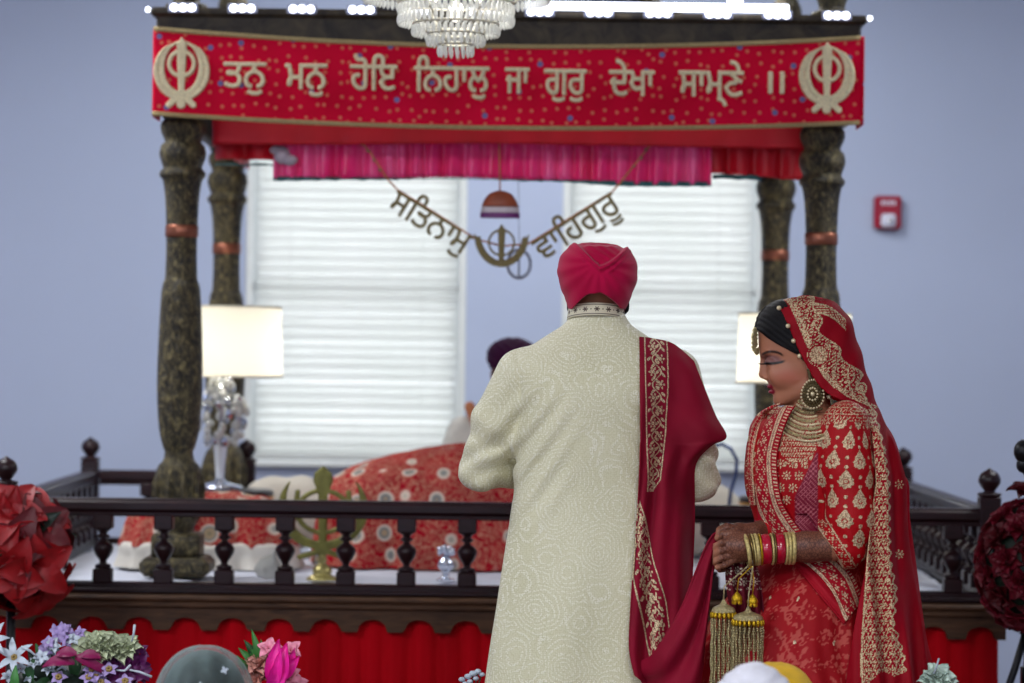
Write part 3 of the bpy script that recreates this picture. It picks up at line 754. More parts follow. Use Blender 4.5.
# ------------------------------------------------------------------ lamps beside the throne
m = N('lamp_shade_linen'); m.p(col=lin((244, 236, 214)), rough=.8); tr = m.n('ShaderNodeBsdfTranslucent', {'Color': lin((255, 252, 240))}); mx = m.n('ShaderNodeMixShader', {0: .62})
m.bump(m.noise(200, m.obj((1, 1, .1))), .1, .002)
m.t.links.new(m.b.outputs[0], mx.inputs[1]); m.t.links.new(tr.outputs[0], mx.inputs[2]); m.t.links.new(mx.outputs[0], m.out.inputs[0]); M_shade = m.m
m = N('clear_glass_stem'); m.p(col=(.93, .96, 1, 1), rough=.06, trans=.55, ior=1.35); M_stem = m.m
M_chrome = simple('chrome', (214, 220, 232), .15, .9, .1)
M_rim = simple('shade_rim_cloth', (222, 214, 190), .7)
def lamp(label, x, y, z, r, lit):
    t = thing('table_lamp', label, 'lamp', (x, y, z), group='crystal table lamps beside the throne')
    o = MB().lathe([(r*.99, .418), (r, .42), (r*.97, .680)], n=40)
    sh = mesh('lamp_shade', o.V, o.F[:-2], M_shade, t)
    for zz, rr in ((.421, r), (.678, r*.97)): MB().tube([(rr*math.cos(a), rr*math.sin(a), zz) for a in np.linspace(0, 2*math.pi, 40)], .004, 6).build('shade_rim', M_rim, sh)
    MB().lathe([(.085, 0), (.085, .012), (.06, .02), (.022, .03), (.018, .04)], n=28).build('base', M_chrome, t)
    MB().lathe(smooth_prof([(.016, .04), (.018, .08), (.026, .16), (.032, .19), (.02, .2)], 3), n=20).build('stem', M_stem, t)
    MB().tube([(0, 0, .19), (0, 0, .56)], .008, 8).build('rod', M_chrome, t)
    rn = random.Random(5); mb = MB(); mc = MB()
    for k in range(95):
        a = rn.random()*6.283; zz = .175+.235*rn.random(); rr = (.035+.062*math.sin(math.pi*min(1, (zz-.14)/.25))**.7)*(.75+.3*rn.random())
        R = Matrix.Rotation(rn.random()*3, 3, 'X') @ Matrix.Rotation(rn.random()*3, 3, 'Z'); c = (rr*math.cos(a), rr*math.sin(a), zz)
        (mb if k % 3 else mc).ball(c, .015, 6, 4, (1, 1, 1.5), R)
    mb.build('crystals', M_crys, t, False)['kind'] = 'stuff'; mc.build('chrome_beads', M_chrome, t, False)['kind'] = 'stuff'
    MB().ball((0, 0, .55), .028, 12, 8, (1, 1, 1.3)).build('bulb', emis('lamp_bulb', (255, 232, 190), 5), t)
    l = bpy.data.lights.new('lamp_light', 'POINT'); l.energy = lit*.42; l.color = (1, .95, .82); l.shadow_soft_size = .05
    lo = bpy.data.objects.new('lamp_light', l); lo.location = (x, y, z+.52); COL.objects.link(lo)
TZ = 1.0
def side_table(label, x, y):
    t = thing('side_table', label, 'table', (x, y, PZ+.014)); h = TZ-PZ-.014
    MB().lathe([(.19, h-.03), (.2, h-.022), (.2, h-.006), (.19, h)], n=36).build('table_top', M_wood, t)
    MB().lathe([(.196, h-.034), (.204, h-.03), (.204, h-.024), (.196, h-.02)], n=36).build('brass_edge', simple('brass_edge_%d' % int(x), (214, 150, 40), .3, .6), t)
    for a in (.8, 2.4, 3.9, 5.5): MB().tube([(.14*math.cos(a), .14*math.sin(a), h-.03), (.16*math.cos(a), .16*math.sin(a), .0)], [.014, .009], 8).build('leg', M_wood, t)
lx = P(221, 400, 10.42)[0]; rx = P(794, 400, 10.42)[0]
side_table('small round dark table carrying the left lamp', lx, 10.42); side_table('small round dark table carrying the right lamp behind the bride', rx, 10.42)
lamp('lit table lamp with cream drum shade and crystal body, partly behind the front left column', lx, 10.42, TZ, .228, 12)
lamp('lit table lamp with cream drum shade, mostly hidden behind the bride', rx, 10.42, TZ, .215, 12)
# ------------------------------------------------------------------ people: shared bits
def depth_map(s, eps=0.0):
    """for every (x,z) of an implicit body the y of its surface as seen from -y"""
    ins = s.f < eps; any_ = ins.any(1); j = ins.argmax(1)
    j0 = np.clip(j-1, 0, None); I, K = np.meshgrid(np.arange(s.n[0]), np.arange(s.n[2]), indexing='ij')
    a = s.f[I, j0, K]; b = s.f[I, j, K]; t = np.where(a-b > 1e-6, (a-eps)/np.where(a-b > 1e-6, a-b, 1), 0)
    D = s.lo[1]+s.h*(j0+np.clip(t, 0, 1)); D = np.where(any_, D, np.nan); return D
def sample(s, D, x, z):
    i = np.clip(np.round((x-s.lo[0])/s.h).astype(int), 0, s.n[0]-1); k = np.clip(np.round((z-s.lo[2])/s.h).astype(int), 0, s.n[2]-1)
    return D[i, k]
def blur2(a, n=3, it=1):
    for _ in range(it):
        for ax in (0, 1):
            p = np.pad(a, [(n, n) if d == ax else (0, 0) for d in (0, 1)], mode='edge'); c = np.cumsum(p, ax)
            c = np.concatenate([np.zeros_like(c.take([0], ax)), c], ax); L = a.shape[ax]
            a = (c.take(range(2*n+1, 2*n+1+L), ax)-c.take(range(0, L), ax))/(2*n+1)
    return a
def fillnan(a):
    a = a.copy()
    for _ in range(400):
        m = np.isnan(a)
        if not m.any(): break
        p = np.pad(a, 1, constant_values=np.nan); st_ = np.stack([p[:-2, 1:-1], p[2:, 1:-1], p[1:-1, :-2], p[1:-1, 2:]])
        with np.errstate(all='ignore'):
            c = (~np.isnan(st_)).sum(0); v = np.where(c > 0, np.nansum(st_, 0)/np.maximum(c, 1), np.nan)
        a = np.where(m, v, a)
    return a
def px_grid(rows, nv, nu, Yref):
    """rows of (px,py) -> x,z world arrays at depth Yref"""
    G = interp_rows([[(a, b, 0) for a, b in r] for r in rows], nv, nu)
    X = np.zeros((nv, nu)); Z = np.zeros((nv, nu))
    o = np.array(P(512, 341.5, Yref)); ex = np.array(P(513, 341.5, Yref))-o; ey = np.array(P(512, 342.5, Yref))-o
    X = o[0]+ex[0]*(G[..., 0]-512)+ey[0]*(G[..., 1]-341.5); Z = o[2]+ex[2]*(G[..., 0]-512)+ey[2]*(G[..., 1]-341.5)
    return X, Z, G
def rosettes(u, v, pitch, r, n=8, stag=True, seed=0):
    row = np.round(v/pitch); uo = u+(row % 2)*pitch/2*(1 if stag else 0); col = np.round(uo/pitch)
    du = uo-col*pitch; dv = v-row*pitch; rr = np.sqrt(du*du+dv*dv); a = np.arctan2(dv, du)
    e = r*(.72+.28*np.cos(n*a)); m = sstep(e+.0012, e-.0004, rr); ring = np.abs(rr-.42*r) < .14*r
    return np.where(ring, m*.25, m)
def dots(u, v, pitch, r):
    row = np.round(v/pitch); uo = u+(row % 2)*pitch/2; du = uo-np.round(uo/pitch)*pitch; dv = v-row*pitch
    return sstep(r+.001, r-.0005, np.sqrt(du*du+dv*dv))
def line(u, u0, w): return sstep(w/2+.0008, w/2-.0004, np.abs(u-u0))
def vine(u, v, per, w):
    """meandering stem along v with alternating flowers and leaves; u is across, centred on 0, w is the band half-width"""
    c = .42*w*np.sin(2*np.pi*v/per); m = line(u-c, 0, .0032)
    for ph, sg in ((.25, 1), (.75, -1)):
        k = np.round(v/per-ph); dv = v-(k+ph)*per; du = u+sg*.34*w; rr = np.sqrt(du*du+dv*dv); a = np.arctan2(dv, du)
        e = .46*w*(.72+.28*np.cos(6*a)); f = sstep(e+.001, e-.0005, rr); f = np.where((rr > .16*w) & (rr < .25*w), f*.2, f); m = np.maximum(m, f)
    for ph in np.arange(0, 1, .125):
        k = np.round(v/per-ph); dv = v-(k+ph)*per; cc = .42*w*np.sin(2*np.pi*ph); s = 1 if int(ph*8) % 2 else -1
        du = u-cc-s*.33*w; q = (du*.7+dv*.7*s)/(.26*w); t = (-du*.7*s+dv*.7)/(.11*w); m = np.maximum(m, sstep(1.25, .8, np.sqrt(q*q+t*t)))
    return m
def teardrop(du, dv, r):
    """buta motif; dv up"""
    t = np.clip(dv/(1.75*r), 0, 1); w = r*(1-t**1.3); d = np.where(dv > 0, np.abs(du)-w, np.sqrt(du*du+dv*dv)-r)
    d = np.where(dv > 1.75*r, 9, d)
    rr = np.sqrt(du*du+dv*dv); a = np.arctan2(dv, du); m = sstep(.001, -.0006, d+.10*r*np.cos(9*a)*(dv < .7*r))
    m = np.where((rr > .22*r) & (rr < .40*r), m*.25, m)
    m = np.maximum(m, sstep(.0015, .0, np.sqrt(du*du+(dv-2.1*r)**2)-.22*r))
    return m
def emb_mat(name, cloth1, cloth2, thread, rough=.65, metal=.25, sheen=.35, attr='gold', second=None, bumpd=.002, weave=600):
    m = N(name); g = m.attr(attr); nz = m.noise(7); base = m.ramp(nz, [(.3, lin(cloth1)), (.7, lin(cloth2))])
    sp = m.vor(260); th = m.ramp(sp, [(.1, lin(tuple(min(255, int(c*1.22)) for c in thread))), (.5, lin(thread)), (.8, lin(tuple(int(c*.72) for c in thread)))])
    gm = m.ramp(g, [(.35, 0.0), (.6, 1.0)])
    c = base
    if second:
        g2 = m.ramp(m.attr('tone'), [(.3, 0.0), (.65, 1.0)]); c = m.mix(g2, c, lin(second))
    c = m.mix(gm, c, th)
    m.p(col=c, rough=m.math('SUBTRACT', rough, m.math('MULTIPLY', gm, .2)), metal=m.math('MULTIPLY', gm, metal), sheen=sheen, spec=.25)
    m.bump(m.math('ADD', m.math('MULTIPLY', gm, m.math('ADD', .5, m.math('MULTIPLY', sp, .5))), m.math('MULTIPLY', m.noise(weave), .06)), .55, bumpd)
    return m.m
def skin(name, c1, c2, attrs=False):
    m = N(name); nz = m.noise(9, detail=4); base = m.ramp(nz, [(.3, lin(c1)), (.7, lin(c2))]); c = base
    if attrs:
        c = m.mix(m.attr('blush'), c, lin((186, 96, 80)))
        hn = m.math('MULTIPLY', m.attr('henna'), m.ramp(m.math('ADD', m.vor(150, m.obj((1, 1, .7)), feature='DISTANCE_TO_EDGE'), m.math('MULTIPLY', m.noise(60), .10)), [(.06, .95), (.22, .60)]))
        c = m.mix(hn, c, lin((58, 22, 18)))
        c = m.mix(m.attr('lips'), c, lin((126, 14, 40)))
        c = m.mix(m.attr('shadow_makeup'), c, lin((104, 70, 74)))
        c = m.mix(m.attr('liner'), c, lin((14, 8, 8)))
    m.p(col=c, rough=.48, sss=.03, spec=.35); m.bump(m.noise(260), .05, .001)
    return m.m
# ------------------------------------------------------------------ the groom, seen from behind
GX, GYD = float(P(597, 400, 7.0)[0]), 7.0
groom = thing('person', 'groom standing with his back turned, in cream embroidered coat, crimson turban and red shawl', 'person', (GX, GYD, 0))
def G(px_, py_, dy=0): p = P(px_, py_, GYD); return np.array([p[0]-GX, dy, p[2]])
h = .0045
s = SDF((-.42, -.26, .34), (.40, .34, 1.66), h)
s.loft([(.40, 0, .0, .292, .205), (.55, 0, 0, .283, .195), (.69, 0, 0, .268, .18), (.85, 0, 0, .25, .16), (1.0, 0, .0, .232, .142), (1.10, 0, 0, .218, .13), (1.20, 0, 0, .207, .124), (1.30, 0, 0, .206, .127), (1.40, 0, -.005, .215, .125), (1.465, 0, -.005, .222, .112),
        (1.505, 0, .0, .208, .095), (1.535, 0, .0, .168, .08), (1.565, 0, .0, .122, .070), (1.59, 0, 0, .084, .064), (1.62, 0, 0, .064, .062)], 0, 2.35)
for sg in (-1, 1):
    sh, el, wr = ((-.190, .0, 1.462), (-.288, .035, 1.222), (-.07, .25, 1.20)) if sg < 0 else ((.190, .0, 1.462), (.252, .03, 1.205), (.07, .25, 1.20))
    s.chain([sh, tuple(np.array(sh)*.5+np.array(el)*.5+np.array((sg*.012, -.008, 0))), el], [.066, .062, .055], .022)
    s.chain([el, wr], [.055, .038], .012)
def fold(x, y, z):
    back = sstep(.02, -.06, y)
    r = .0035*vnoise(x*9, y*9, z*4.5)
    # soft vertical drape on the skirt of the coat
    r = r+.005*sstep(1.15, .8, z)*np.sin(x*34+2.2*np.sin(z*3))*back
    # creases fanning from the armpits over the back and pulled at the waist
    for sg in (-1, 1):
        t = (x*sg-.17); m = sstep(.16, .0, np.abs(t))*sstep(1.05, 1.2, z)*sstep(1.48, 1.36, z)
        r = r+.0045*m*np.sin((z*1.1+x*sg*1.25)*62+3*vnoise(x*5, y*0, z*5))*back
        # sleeve wrinkles at the elbow
        me = sstep(.12, .02, np.sqrt((x-sg*.27)**2+(z-1.24)**2)); r = r+.005*me*np.sin((z+.5*x*sg+.6*y)*95+2*vnoise(x*14, y*14, z*14))
        mu = sstep(.2, .25, x*sg)*sstep(1.45, 1.3, z)*sstep(1.1, 1.2, z); r = r+.003*mu*np.sin((z-.7*x*sg)*70)
    # shoulder seams
        r = r+.004*np.exp(-(((x*sg-.200+.10*(1.5-z))/.0045)**2))*sstep(1.36, 1.42, z)*back
    return r
s.perturb(fold)
s.cap((-.262, -.06, .86), (-.292, -.06, .30), .010, .012, .006, 'sub')
COAT = s; COAT_D = depth_map(s)
V, Q = s.net(2)
m = N('cream_embroidered_brocade'); v = m.obj()
wrp = m.n('ShaderNodeMix', {'Factor': .03}, data_type='VECTOR'); nzc = m.n('ShaderNodeTexNoise', {'Vector': v, 'Scale': 14, 'Detail': 1}).outputs['Color']
m.t.links.new(v, wrp.inputs[4]); m.t.links.new(nzc, wrp.inputs[5]); vw = wrp.outputs[1]
ring = m.vor(10.5, vw, rnd=.8); rl = m.math('SINE', m.math('ADD', m.math('MULTIPLY', ring, 66), m.math('MULTIPLY', m.noise(18, v), 9))); rlm = m.ramp(rl, [(.30, 0.0), (.55, 1.0)])
bead = m.ramp(m.vor2(215, .6), [(.36, 1.0), (.56, 0.0)]); bead2 = m.ramp(m.vor(120, v), [(.12, 1.0), (.25, 0.0)])
pat = m.math('MULTIPLY', bead, m.math('ADD', .26, m.math('MULTIPLY', rlm, .45)))
pat = m.math('MAXIMUM', pat, m.math('MULTIPLY', bead2, .18))
base = m.ramp(m.noise(5, v), [(.3, lin((192, 187, 146))), (.7, lin((206, 201, 164)))])
m.p(col=m.mix(pat, base, lin((240, 238, 220))), rough=m.math('SUBTRACT', .62, m.math('MULTIPLY', pat, .25)), spec=.3, sheen=.2)
m.bump(m.math('ADD', pat, m.math('MULTIPLY', m.noise(500, v), .1)), .5, .0022); M_coat = m.m
mesh('coat', V, Q, M_coat, groom)
# body: head, neck, trunk, arms, hands in one surface
s = SDF((-.34, -.15, 1.0), (.34, .36, 1.80), .0045)
s.ell((0, .012, 1.69), (.074, .092, .086), k=0); s.ell((0, .045, 1.655), (.056, .055, .06), k=.03); s.ell((0, .082, 1.622), (.026, .02, .018), k=.02)
s.cap((0, .004, 1.53), (0, .0, 1.68), .050, .052, .02)
s.cap((0, .100, 1.705), (0, .122, 1.672), .010, .013, .012); s.ell((0, .104, 1.645), (.022, .008, .007), k=.006)
for sg in (-1, 1):
    s.ell((sg*.032, .098, 1.705), (.016, .01, .009), k=.01, mode='sub'); s.ell((sg*.032, .090, 1.703), (.013, .011, .010), k=.004)
    s.ell((sg*.077, .005, 1.685), (.010, .020, .032), k=.006); s.ell((sg*.02, .10, 1.722), (.018, .008, .005), k=.008)
s.loft([(1.02, 0, 0, .17, .09), (1.2, 0, 0, .17, .09), (1.4, 0, 0, .18, .09), (1.5, 0, 0, .13, .05), (1.55, 0, .005, .05, .04)], .03)
for sg in (-1, 1):
    s.chain([(sg*.17, 0, 1.45), ((-.284 if sg < 0 else .25), .04, (1.222 if sg < 0 else 1.205)), (sg*.075, .25, 1.20)], [.04, .034, .024], .004)
    pw = np.array((sg*.07, .255, 1.20)); s.ell(pw+np.array((-sg*.028, .02, 0)), (.038, .02, .036), k=.012)
    for q in range(4):
        z_ = 1.227-q*.018; yb = .272+.010*(sg > 0)
        s.chain([(sg*.03, yb, z_), (-sg*.008, yb+.022, z_-.002), (-sg*.030, yb+.018, z_-.004), (-sg*.038, yb+.002, z_-.005)], [.0095, .009, .0082, .007], .003)
    s.chain([(sg*.055, .262, 1.225), (sg*.03, .262, 1.252), (sg*.008, .268, 1.262)], [.012, .0105, .009], .006)
V, Q = s.net(1)
M_skin_g = skin('skin_groom', (120, 78, 58), (142, 94, 70))
mesh('body', V, Q, M_skin_g, groom)
M_hair = simple('black_hair', (8, 6, 8), .5, var=.3, scale=200, bump=.3, spec=.15)
s = SDF((-.12, -.12, 1.54), (.12, .17, 1.74), .003)
s.ell((0, .062, 1.618), (.060, .060, .050), k=0); s.cap((-.066, .02, 1.70), (-.058, .045, 1.63), .016, .020, .02); s.cap((.066, .02, 1.70), (.058, .045, 1.63), .016, .02, .02)
s.cap((-.028, .108, 1.652), (.028, .108, 1.652), .007, .007, .004)
s.ell((0, .108, 1.641), (.02, .02, .006), k=.002, mode='sub'); s.perturb(lambda x, y, z: .0025*vnoise(x*90, y*90, z*30))
V, Q = s.net(1); mesh('beard', V, Q, M_hair, groom)
s = SDF((-.1, -.1, 1.60), (.1, .02, 1.74), .003)
s.ell((0, .004, 1.70), (.079, .094, .10), k=0); s.field(lambda x, y, z: (z-1.666+ 1.6*np.abs(x)*0)+0*x+0*y, k=0.004, mode='sub') if False else None
s.f = np.maximum(s.f, (1.668-.35*np.abs(s.ax()[0])-s.ax()[2])); V, Q = s.net(1); mesh('hair', V, Q, M_hair, groom)
# turban
s = SDF((-.13, -.16, 1.60), (.13, .16, 1.82), .0025)
rows = []
for py_, l, r_, b in ((240.5, 587, 607, .03), (242.5, 577, 616, .055), (247, 569, 626, .075), (255, 561.5, 634, .098), (265, 558, 637, .112), (276, 558, 637.5, .118), (286, 560.5, 635, .118), (296, 564, 631, .114), (304, 567, 627.5, .108), (309, 569, 625.5, .10)):
    a = G(l, py_); c = G(r_, py_); rows.append((a[2], (a[0]+c[0])/2, .0, (c[0]-a[0])/2, b))
s.loft(rows, 0, 2.15)
# the arch that bares the nape
xg, yg, zg = s.ax(); na = G(596, 294)
arch = (zg-(na[2]-.0))+((xg-na[0])/.072)**2*.055
s.f = np.where((yg < .02), np.maximum(s.f, -np.maximum(arch, 0*arch+yg-.02)*1.0) if False else s.f, s.f)
cut = np.maximum(arch, yg-.045); s.f = np.maximum(s.f, np.minimum(-cut, 9))
front = (zg-1.735)+((yg-.0)*-.0); cutf = np.maximum(np.maximum(zg-(1.742-.35*(.10-yg)), .03-yg), np.abs(xg)-.058); s.f = np.maximum(s.f, -cutf)
def twrap(x, y, z):
    # signed distance-like coordinate to the two swept bands, which make a V at the back
    r = 0*x
    bx, bz = G(597, 268)[0], G(597, 268)[2]; back = sstep(.06, -.03, y)
    vx = np.abs(x-bx*1.0); 
    V_ = (z-bz)-np.where(x < bx, 1.15, .30)*np.sqrt(vx*vx+.00005)-np.where(x < bx, 0, 6.5)*vx*vx
    crown = sstep(-.002, .0025, V_)            # above the V lies the sunken crown
    r = r+back*(crown*.015-.009*np.exp(-((V_+.007)/.007)**2)-.004*np.exp(-((V_+.024)/.006)**2)*sstep(.01, .03, vx))
    # pleats fanning out of the knot below the V
    a = np.arctan2(x-bx, -(z-bz-.01)); r = r+back*sstep(.002, -.006, V_)*sstep(.012, .035, np.sqrt(vx*vx+(z-bz)**2))*.0014*np.sin(a*15)
    r = r+back*.0012*crown*np.sin((x*.7+z)*330)
    r = r+(1-back)*.0025*np.sin((z+.35*np.abs(x)+.6*y)*260)
    return r
s.perturb(twrap); V, Q = s.net(2)
m = N('crimson_turban_cloth'); nz = m.noise(10); m.p(col=m.ramp(nz, [(.3, lin((160, 0, 52))), (.7, lin((180, 0, 62)))]), rough=.8, sheen=.1, spec=.15)
m.bump(m.noise(700), .2, .001); M_turb = m.m
mesh('turban', V, Q, M_turb, groom)
# stand-up collar with brown stitched motifs
nu, nv = 420, 22; th = np.linspace(-math.pi*.92, math.pi*.92, nu); A = np.zeros((nv, nu, 3)); pat = np.zeros((nv, nu)); c0 = G(596, 318)
for i in range(nv):
    t = i/(nv-1); rr = .071-.004*t
    A[i, :, 0] = c0[0]+np.sin(th)*rr; A[i, :, 1] = -.004-np.cos(th)*(rr-.002); A[i, :, 2] = c0[2]-.006+.031*t+.012*np.cos(th)
    u = th*rr; vv = (t-.5)*.034
    k = np.round(u/.029); du = u-k*.029; rrr = np.sqrt(du*du+vv*vv); aa = np.arctan2(vv, du); star = sstep(.0012, -.0006, rrr-.0075*(.62+.38*np.cos(6*aa)))
    k2 = np.round(u/.029-.5); du2 = u-(k2+.5)*.029; dd = sstep(.0022, .0012, np.sqrt(du2*du2+vv*vv))
    pat[i] = np.maximum(np.maximum(star, dd), line(np.full(nu, vv), .0128, .0014) + line(np.full(nu, vv), -.0128, .0014))
m = N('collar_cloth'); g = m.attr('pat'); m.p(col=m.mix(m.ramp(g, [(.3, 0.0), (.6, 1.0)]), lin((204, 198, 170)), lin((70, 54, 44))), rough=.6); m.bump(g, .4, .001)
grid('collar', A, m.m, groom, .004, {'pat': pat})
# legs and shoes under the coat
M_trs = simple('cream_trousers', (190, 186, 160), .7, bump=.1)
s = SDF((-.24, -.16, .02), (.24, .22, .62), .007)
for sg in (-1, 1): s.chain([(sg*.10, 0, .60), (sg*.105, .0, .42), (sg*.11, -.01, .09)], [.085, .062, .048], .01); 
s.perturb(lambda x, y, z: .004*np.sin(z*110+3*x)*sstep(.4, .2, z)); V, Q = s.net(1); mesh('trousers', V, Q, M_trs, groom)
M_shoe = simple('crimson_shoe', (120, 10, 34), .5)
for sg in (-1, 1):
    s = SDF((sg*.11-.07, -.1, 0), (sg*.11+.07, .24, .13), .004); s.ell((sg*.11, .06, .035), (.045, .14, .05), k=0); s.ell((sg*.11, -.02, .06), (.04, .05, .05), k=.02); s.cap((sg*.11, .18, .04), (sg*.11, .205, .09), .015, .006, .015)
    x, y, z = s.ax(); s.f = np.maximum(s.f, .006-z); V, Q = s.net(1); mesh('shoe', V, Q, M_shoe, groom)
# ------------------------------------------------------------------ the red shawl over his right shoulder
M_shawl = emb_mat('crimson_shawl', (118, 0, 30), (138, 0, 38), (196, 176, 140), sheen=.0, rough=.75)
CD = blur2(fillnan(COAT_D), 2, 2)
def coat_y(X, Z): return sample(COAT, CD, X-GX, Z)
# main fall: shoulder to the low fold.  pixel rows: left edge ... right edge
rowsL = [[(643, 356), (657, 352), (674, 352), (696, 368)], [(641, 337), (655, 338.5), (676, 344), (696, 361)], [(640.5, 350), (656, 352), (678, 358), (701, 374)], [(640, 382), (657, 385), (682, 390), (710, 396)],
         [(640, 410), (657, 412), (683, 415), (719, 418)], [(640, 436), (656, 438), (684, 440), (729, 438)], [(639.6, 446), (656, 447), (684, 449), (713, 447)], [(639, 472), (653, 473), (675, 473), (698, 466)], [(637, 510), (651, 510), (674, 510), (698, 505)],
         [(634, 550), (648, 552), (672, 552), (697, 545)], [(630, 600), (648, 605), (672, 608), (694, 600)], [(628, 645), (645, 655), (668, 655), (690, 640)], [(633, 672), (650, 684), (672, 690), (694, 690)]]
nv, nu = 330, 110
X, Z, PXY = px_grid(rowsL, nv, nu, 6.86)
yy = coat_y(X, Z); vv = np.linspace(0, 1, nv)[:, None]; uu = np.linspace(0, 1, nu)[None]
yy = np.where(np.isnan(yy), 0, yy); yr = sample(COAT, CD, np.minimum(X-GX, .21+0*X), Z)
yy = np.minimum(yy, yr+.10)
yy = blur2(yy, 6, 2)-.014
over = sstep(.10, .0, vv)                       # first rows go over the shoulder to the front
yy = yy*(1-over)+(.075)*over
yy = yy-.018*sstep(.2, .5, vv)-.012*np.sin(uu*9+vv*2)*sstep(.12, .4, vv)-.006*np.sin(uu*21+vv*5)*sstep(.25, .6, vv)-.004*vnoise(uu*6+0*vv, vv*9+0*uu, 0*uu*vv)
tip = np.exp(-((PXY[..., 1]-438)/22)**2)*sstep(.7, 1, uu); yy = yy-.015*tip
d_u = (PXY[..., 0]-PXY[:, :1, 0])/400; s_v = (PXY[..., 1]-340)/400
# border: 5 px in from the edge at the top, 26 px wide, narrowing; reappears lower as the cloth turns
bw = np.interp(PXY[:, 0, 1], [337, 380, 430, 479, 500], [.060, .060, .052, .034, .0])[:, None]; b0 = np.interp(PXY[:, 0, 1], [337, 430, 479], [.012, .014, .022])[:, None]
cu = (d_u-b0-bw/2); gold = np.where(np.abs(cu) < bw*.40, vine(cu, s_v, .064, .027), 0)
gold = np.maximum(gold, np.maximum(line(cu, -.48*bw, .0028), line(cu, .48*bw, .0028))*(bw > .012))
gold = gold*(PXY[..., 1] < 492)
# second run of the border
L0 = np.interp(PXY[..., 1], [500, 540, 576, 661], [636, 634, 632, 651]); L1 = np.interp(PXY[..., 1], [500, 520, 560, 600, 630, 661], [639, 645, 653, 665, 669, 655])
w2 = np.maximum((L1-L0)/400, .002); c2 = ((PXY[..., 0]-L0)/400-w2/2)
g2 = np.where((np.abs(c2) < w2*.46), vine(c2*np.clip(.075/w2, .8, 1.6), s_v, .066, .034), 0); g2 = np.maximum(g2, line(c2, -.5*w2, .004)); g2 = np.maximum(g2, line(c2, .5*w2, .0028))
g2 = g2*((PXY[..., 1] > 500) & (PXY[..., 1] < 661))
A = np.stack([X-GX, yy, Z], -1)
grid('shawl', A, M_shawl, groom, .003, {'gold': np.maximum(gold, g2)})
# swag carried across to the bride's hands
rowsT = [[(716, 531), (716, 540), (717, 552), (716, 562)], [(711, 534), (712, 546), (712, 560), (711, 572)], [(704, 545), (706, 562), (708, 582), (708, 598)], [(693, 572), (697, 596), (701, 622), (703, 642)], [(680, 604), (686, 628), (692, 655), (699, 680)],
         [(664, 632), (671, 656), (680, 684), (690, 700)], [(650, 655), (656, 674), (664, 692), (674, 706)], [(634, 664), (639, 677), (646, 690), (654, 702)]]
nv, nu = 120, 60; X, Z, PXY = px_grid(rowsT, nv, nu, 6.80); vv = np.linspace(0, 1, nv)[:, None]; uu = np.linspace(0, 1, nu)[None]
yT = -.235-.03*np.sin(vv*math.pi)+0*uu; yT = yT+.012*np.sin(uu*13+vv*2)*(.35+.65*np.sin(np.pi*np.clip(vv, .1, .9)))+.06*sstep(.75, 1, vv)
grid('shawl_tail', np.stack([X-GX, yT, Z], -1), M_shawl, groom, .004, {'gold': 0*X})
# ------------------------------------------------------------------ the bride in profile
BX_, BYD = float(P(806, 400, 6.9)[0]), 6.9
bride = thing('person', 'bride in red and gold embroidered dress and veil, looking down and holding a shawl end', 'person', (BX_, BYD, 0))
def B(px_, py_, dy=0):
    p = P(px_, py_, BYD+dy); return np.array([p[0]-BX_, dy, p[2]])
_o = np.array(P(512, 341.5, BYD)); _ex = np.array(P(513, 341.5, BYD))-_o; _ey = np.array(P(512, 342.5, BYD))-_o
_M = np.linalg.inv(np.array([[_ex[0], _ey[0]], [_ex[2], _ey[2]]]))
def UV(x, z, y=0.0):
    """garment pattern coordinates: millimetre-like chart of the near side (2.46 mm units)"""
    k = BYD/(BYD+y); wx = (x+BX_)*k; wz = (z-CAMZ)*k+CAMZ
    dx = wx-_o[0]; dz = wz-_o[2]; return 512+_M[0, 0]*dx+_M[0, 1]*dz, 341.5+_M[1, 0]*dx+_M[1, 1]*dz
HP = [(298.5, 788, 826, .028), (301, 779, 832, .046), (307, 769, 840, .060), (316, 762, 845, .069), (330, 758, 848, .075), (345, 758.5, 848, .075), (352, 759.3, 848, .074), (357, 762, 847, .072), (363, 764.5, 845, .070), (371, 765.5, 842, .067), (380, 766.5, 836, .062), (388, 769.8, 823, .054), (394, 772.6, 813, .046), (399, 775.5, 804, .036), (403, 781, 798, .024), (406, 787, 795, .012)]
hz = np.array([B(800, r[0])[2] for r in HP]); hf = np.array([B(r[1], r[0])[0] for r in HP]); hb = np.array([B(r[2], r[0])[0] for r in HP]); hw = np.array([r[3] for r in HP])
def headf(x, y, z, grow=0.0, yc=0.0):
    zz = z.ravel(); o = np.argsort(hz); f = np.interp(zz, hz[o], hf[o]); b = np.interp(zz, hz[o], hb[o]); w = np.interp(zz, hz[o], hw[o])
    c = ((f+b)/2)[None, None]; a = ((b-f)/2+grow)[None, None]; w = (w+grow)[None, None]
    # widest a little behind the middle, narrower to the face
    t = (x-c)/a; wy = w*np.where(t < 0, 1-.16*np.clip(-t, 0, 1)**2, 1)
    q = (np.abs(t)**2.25+np.abs((y-yc)/wy)**2.25)**(1/2.25)
    d = (q-1)*np.minimum(a, w)*.9
    return np.maximum(d, np.maximum(z-(hz.max()+grow), hz.min()-z))
YW_ = math.radians(50)
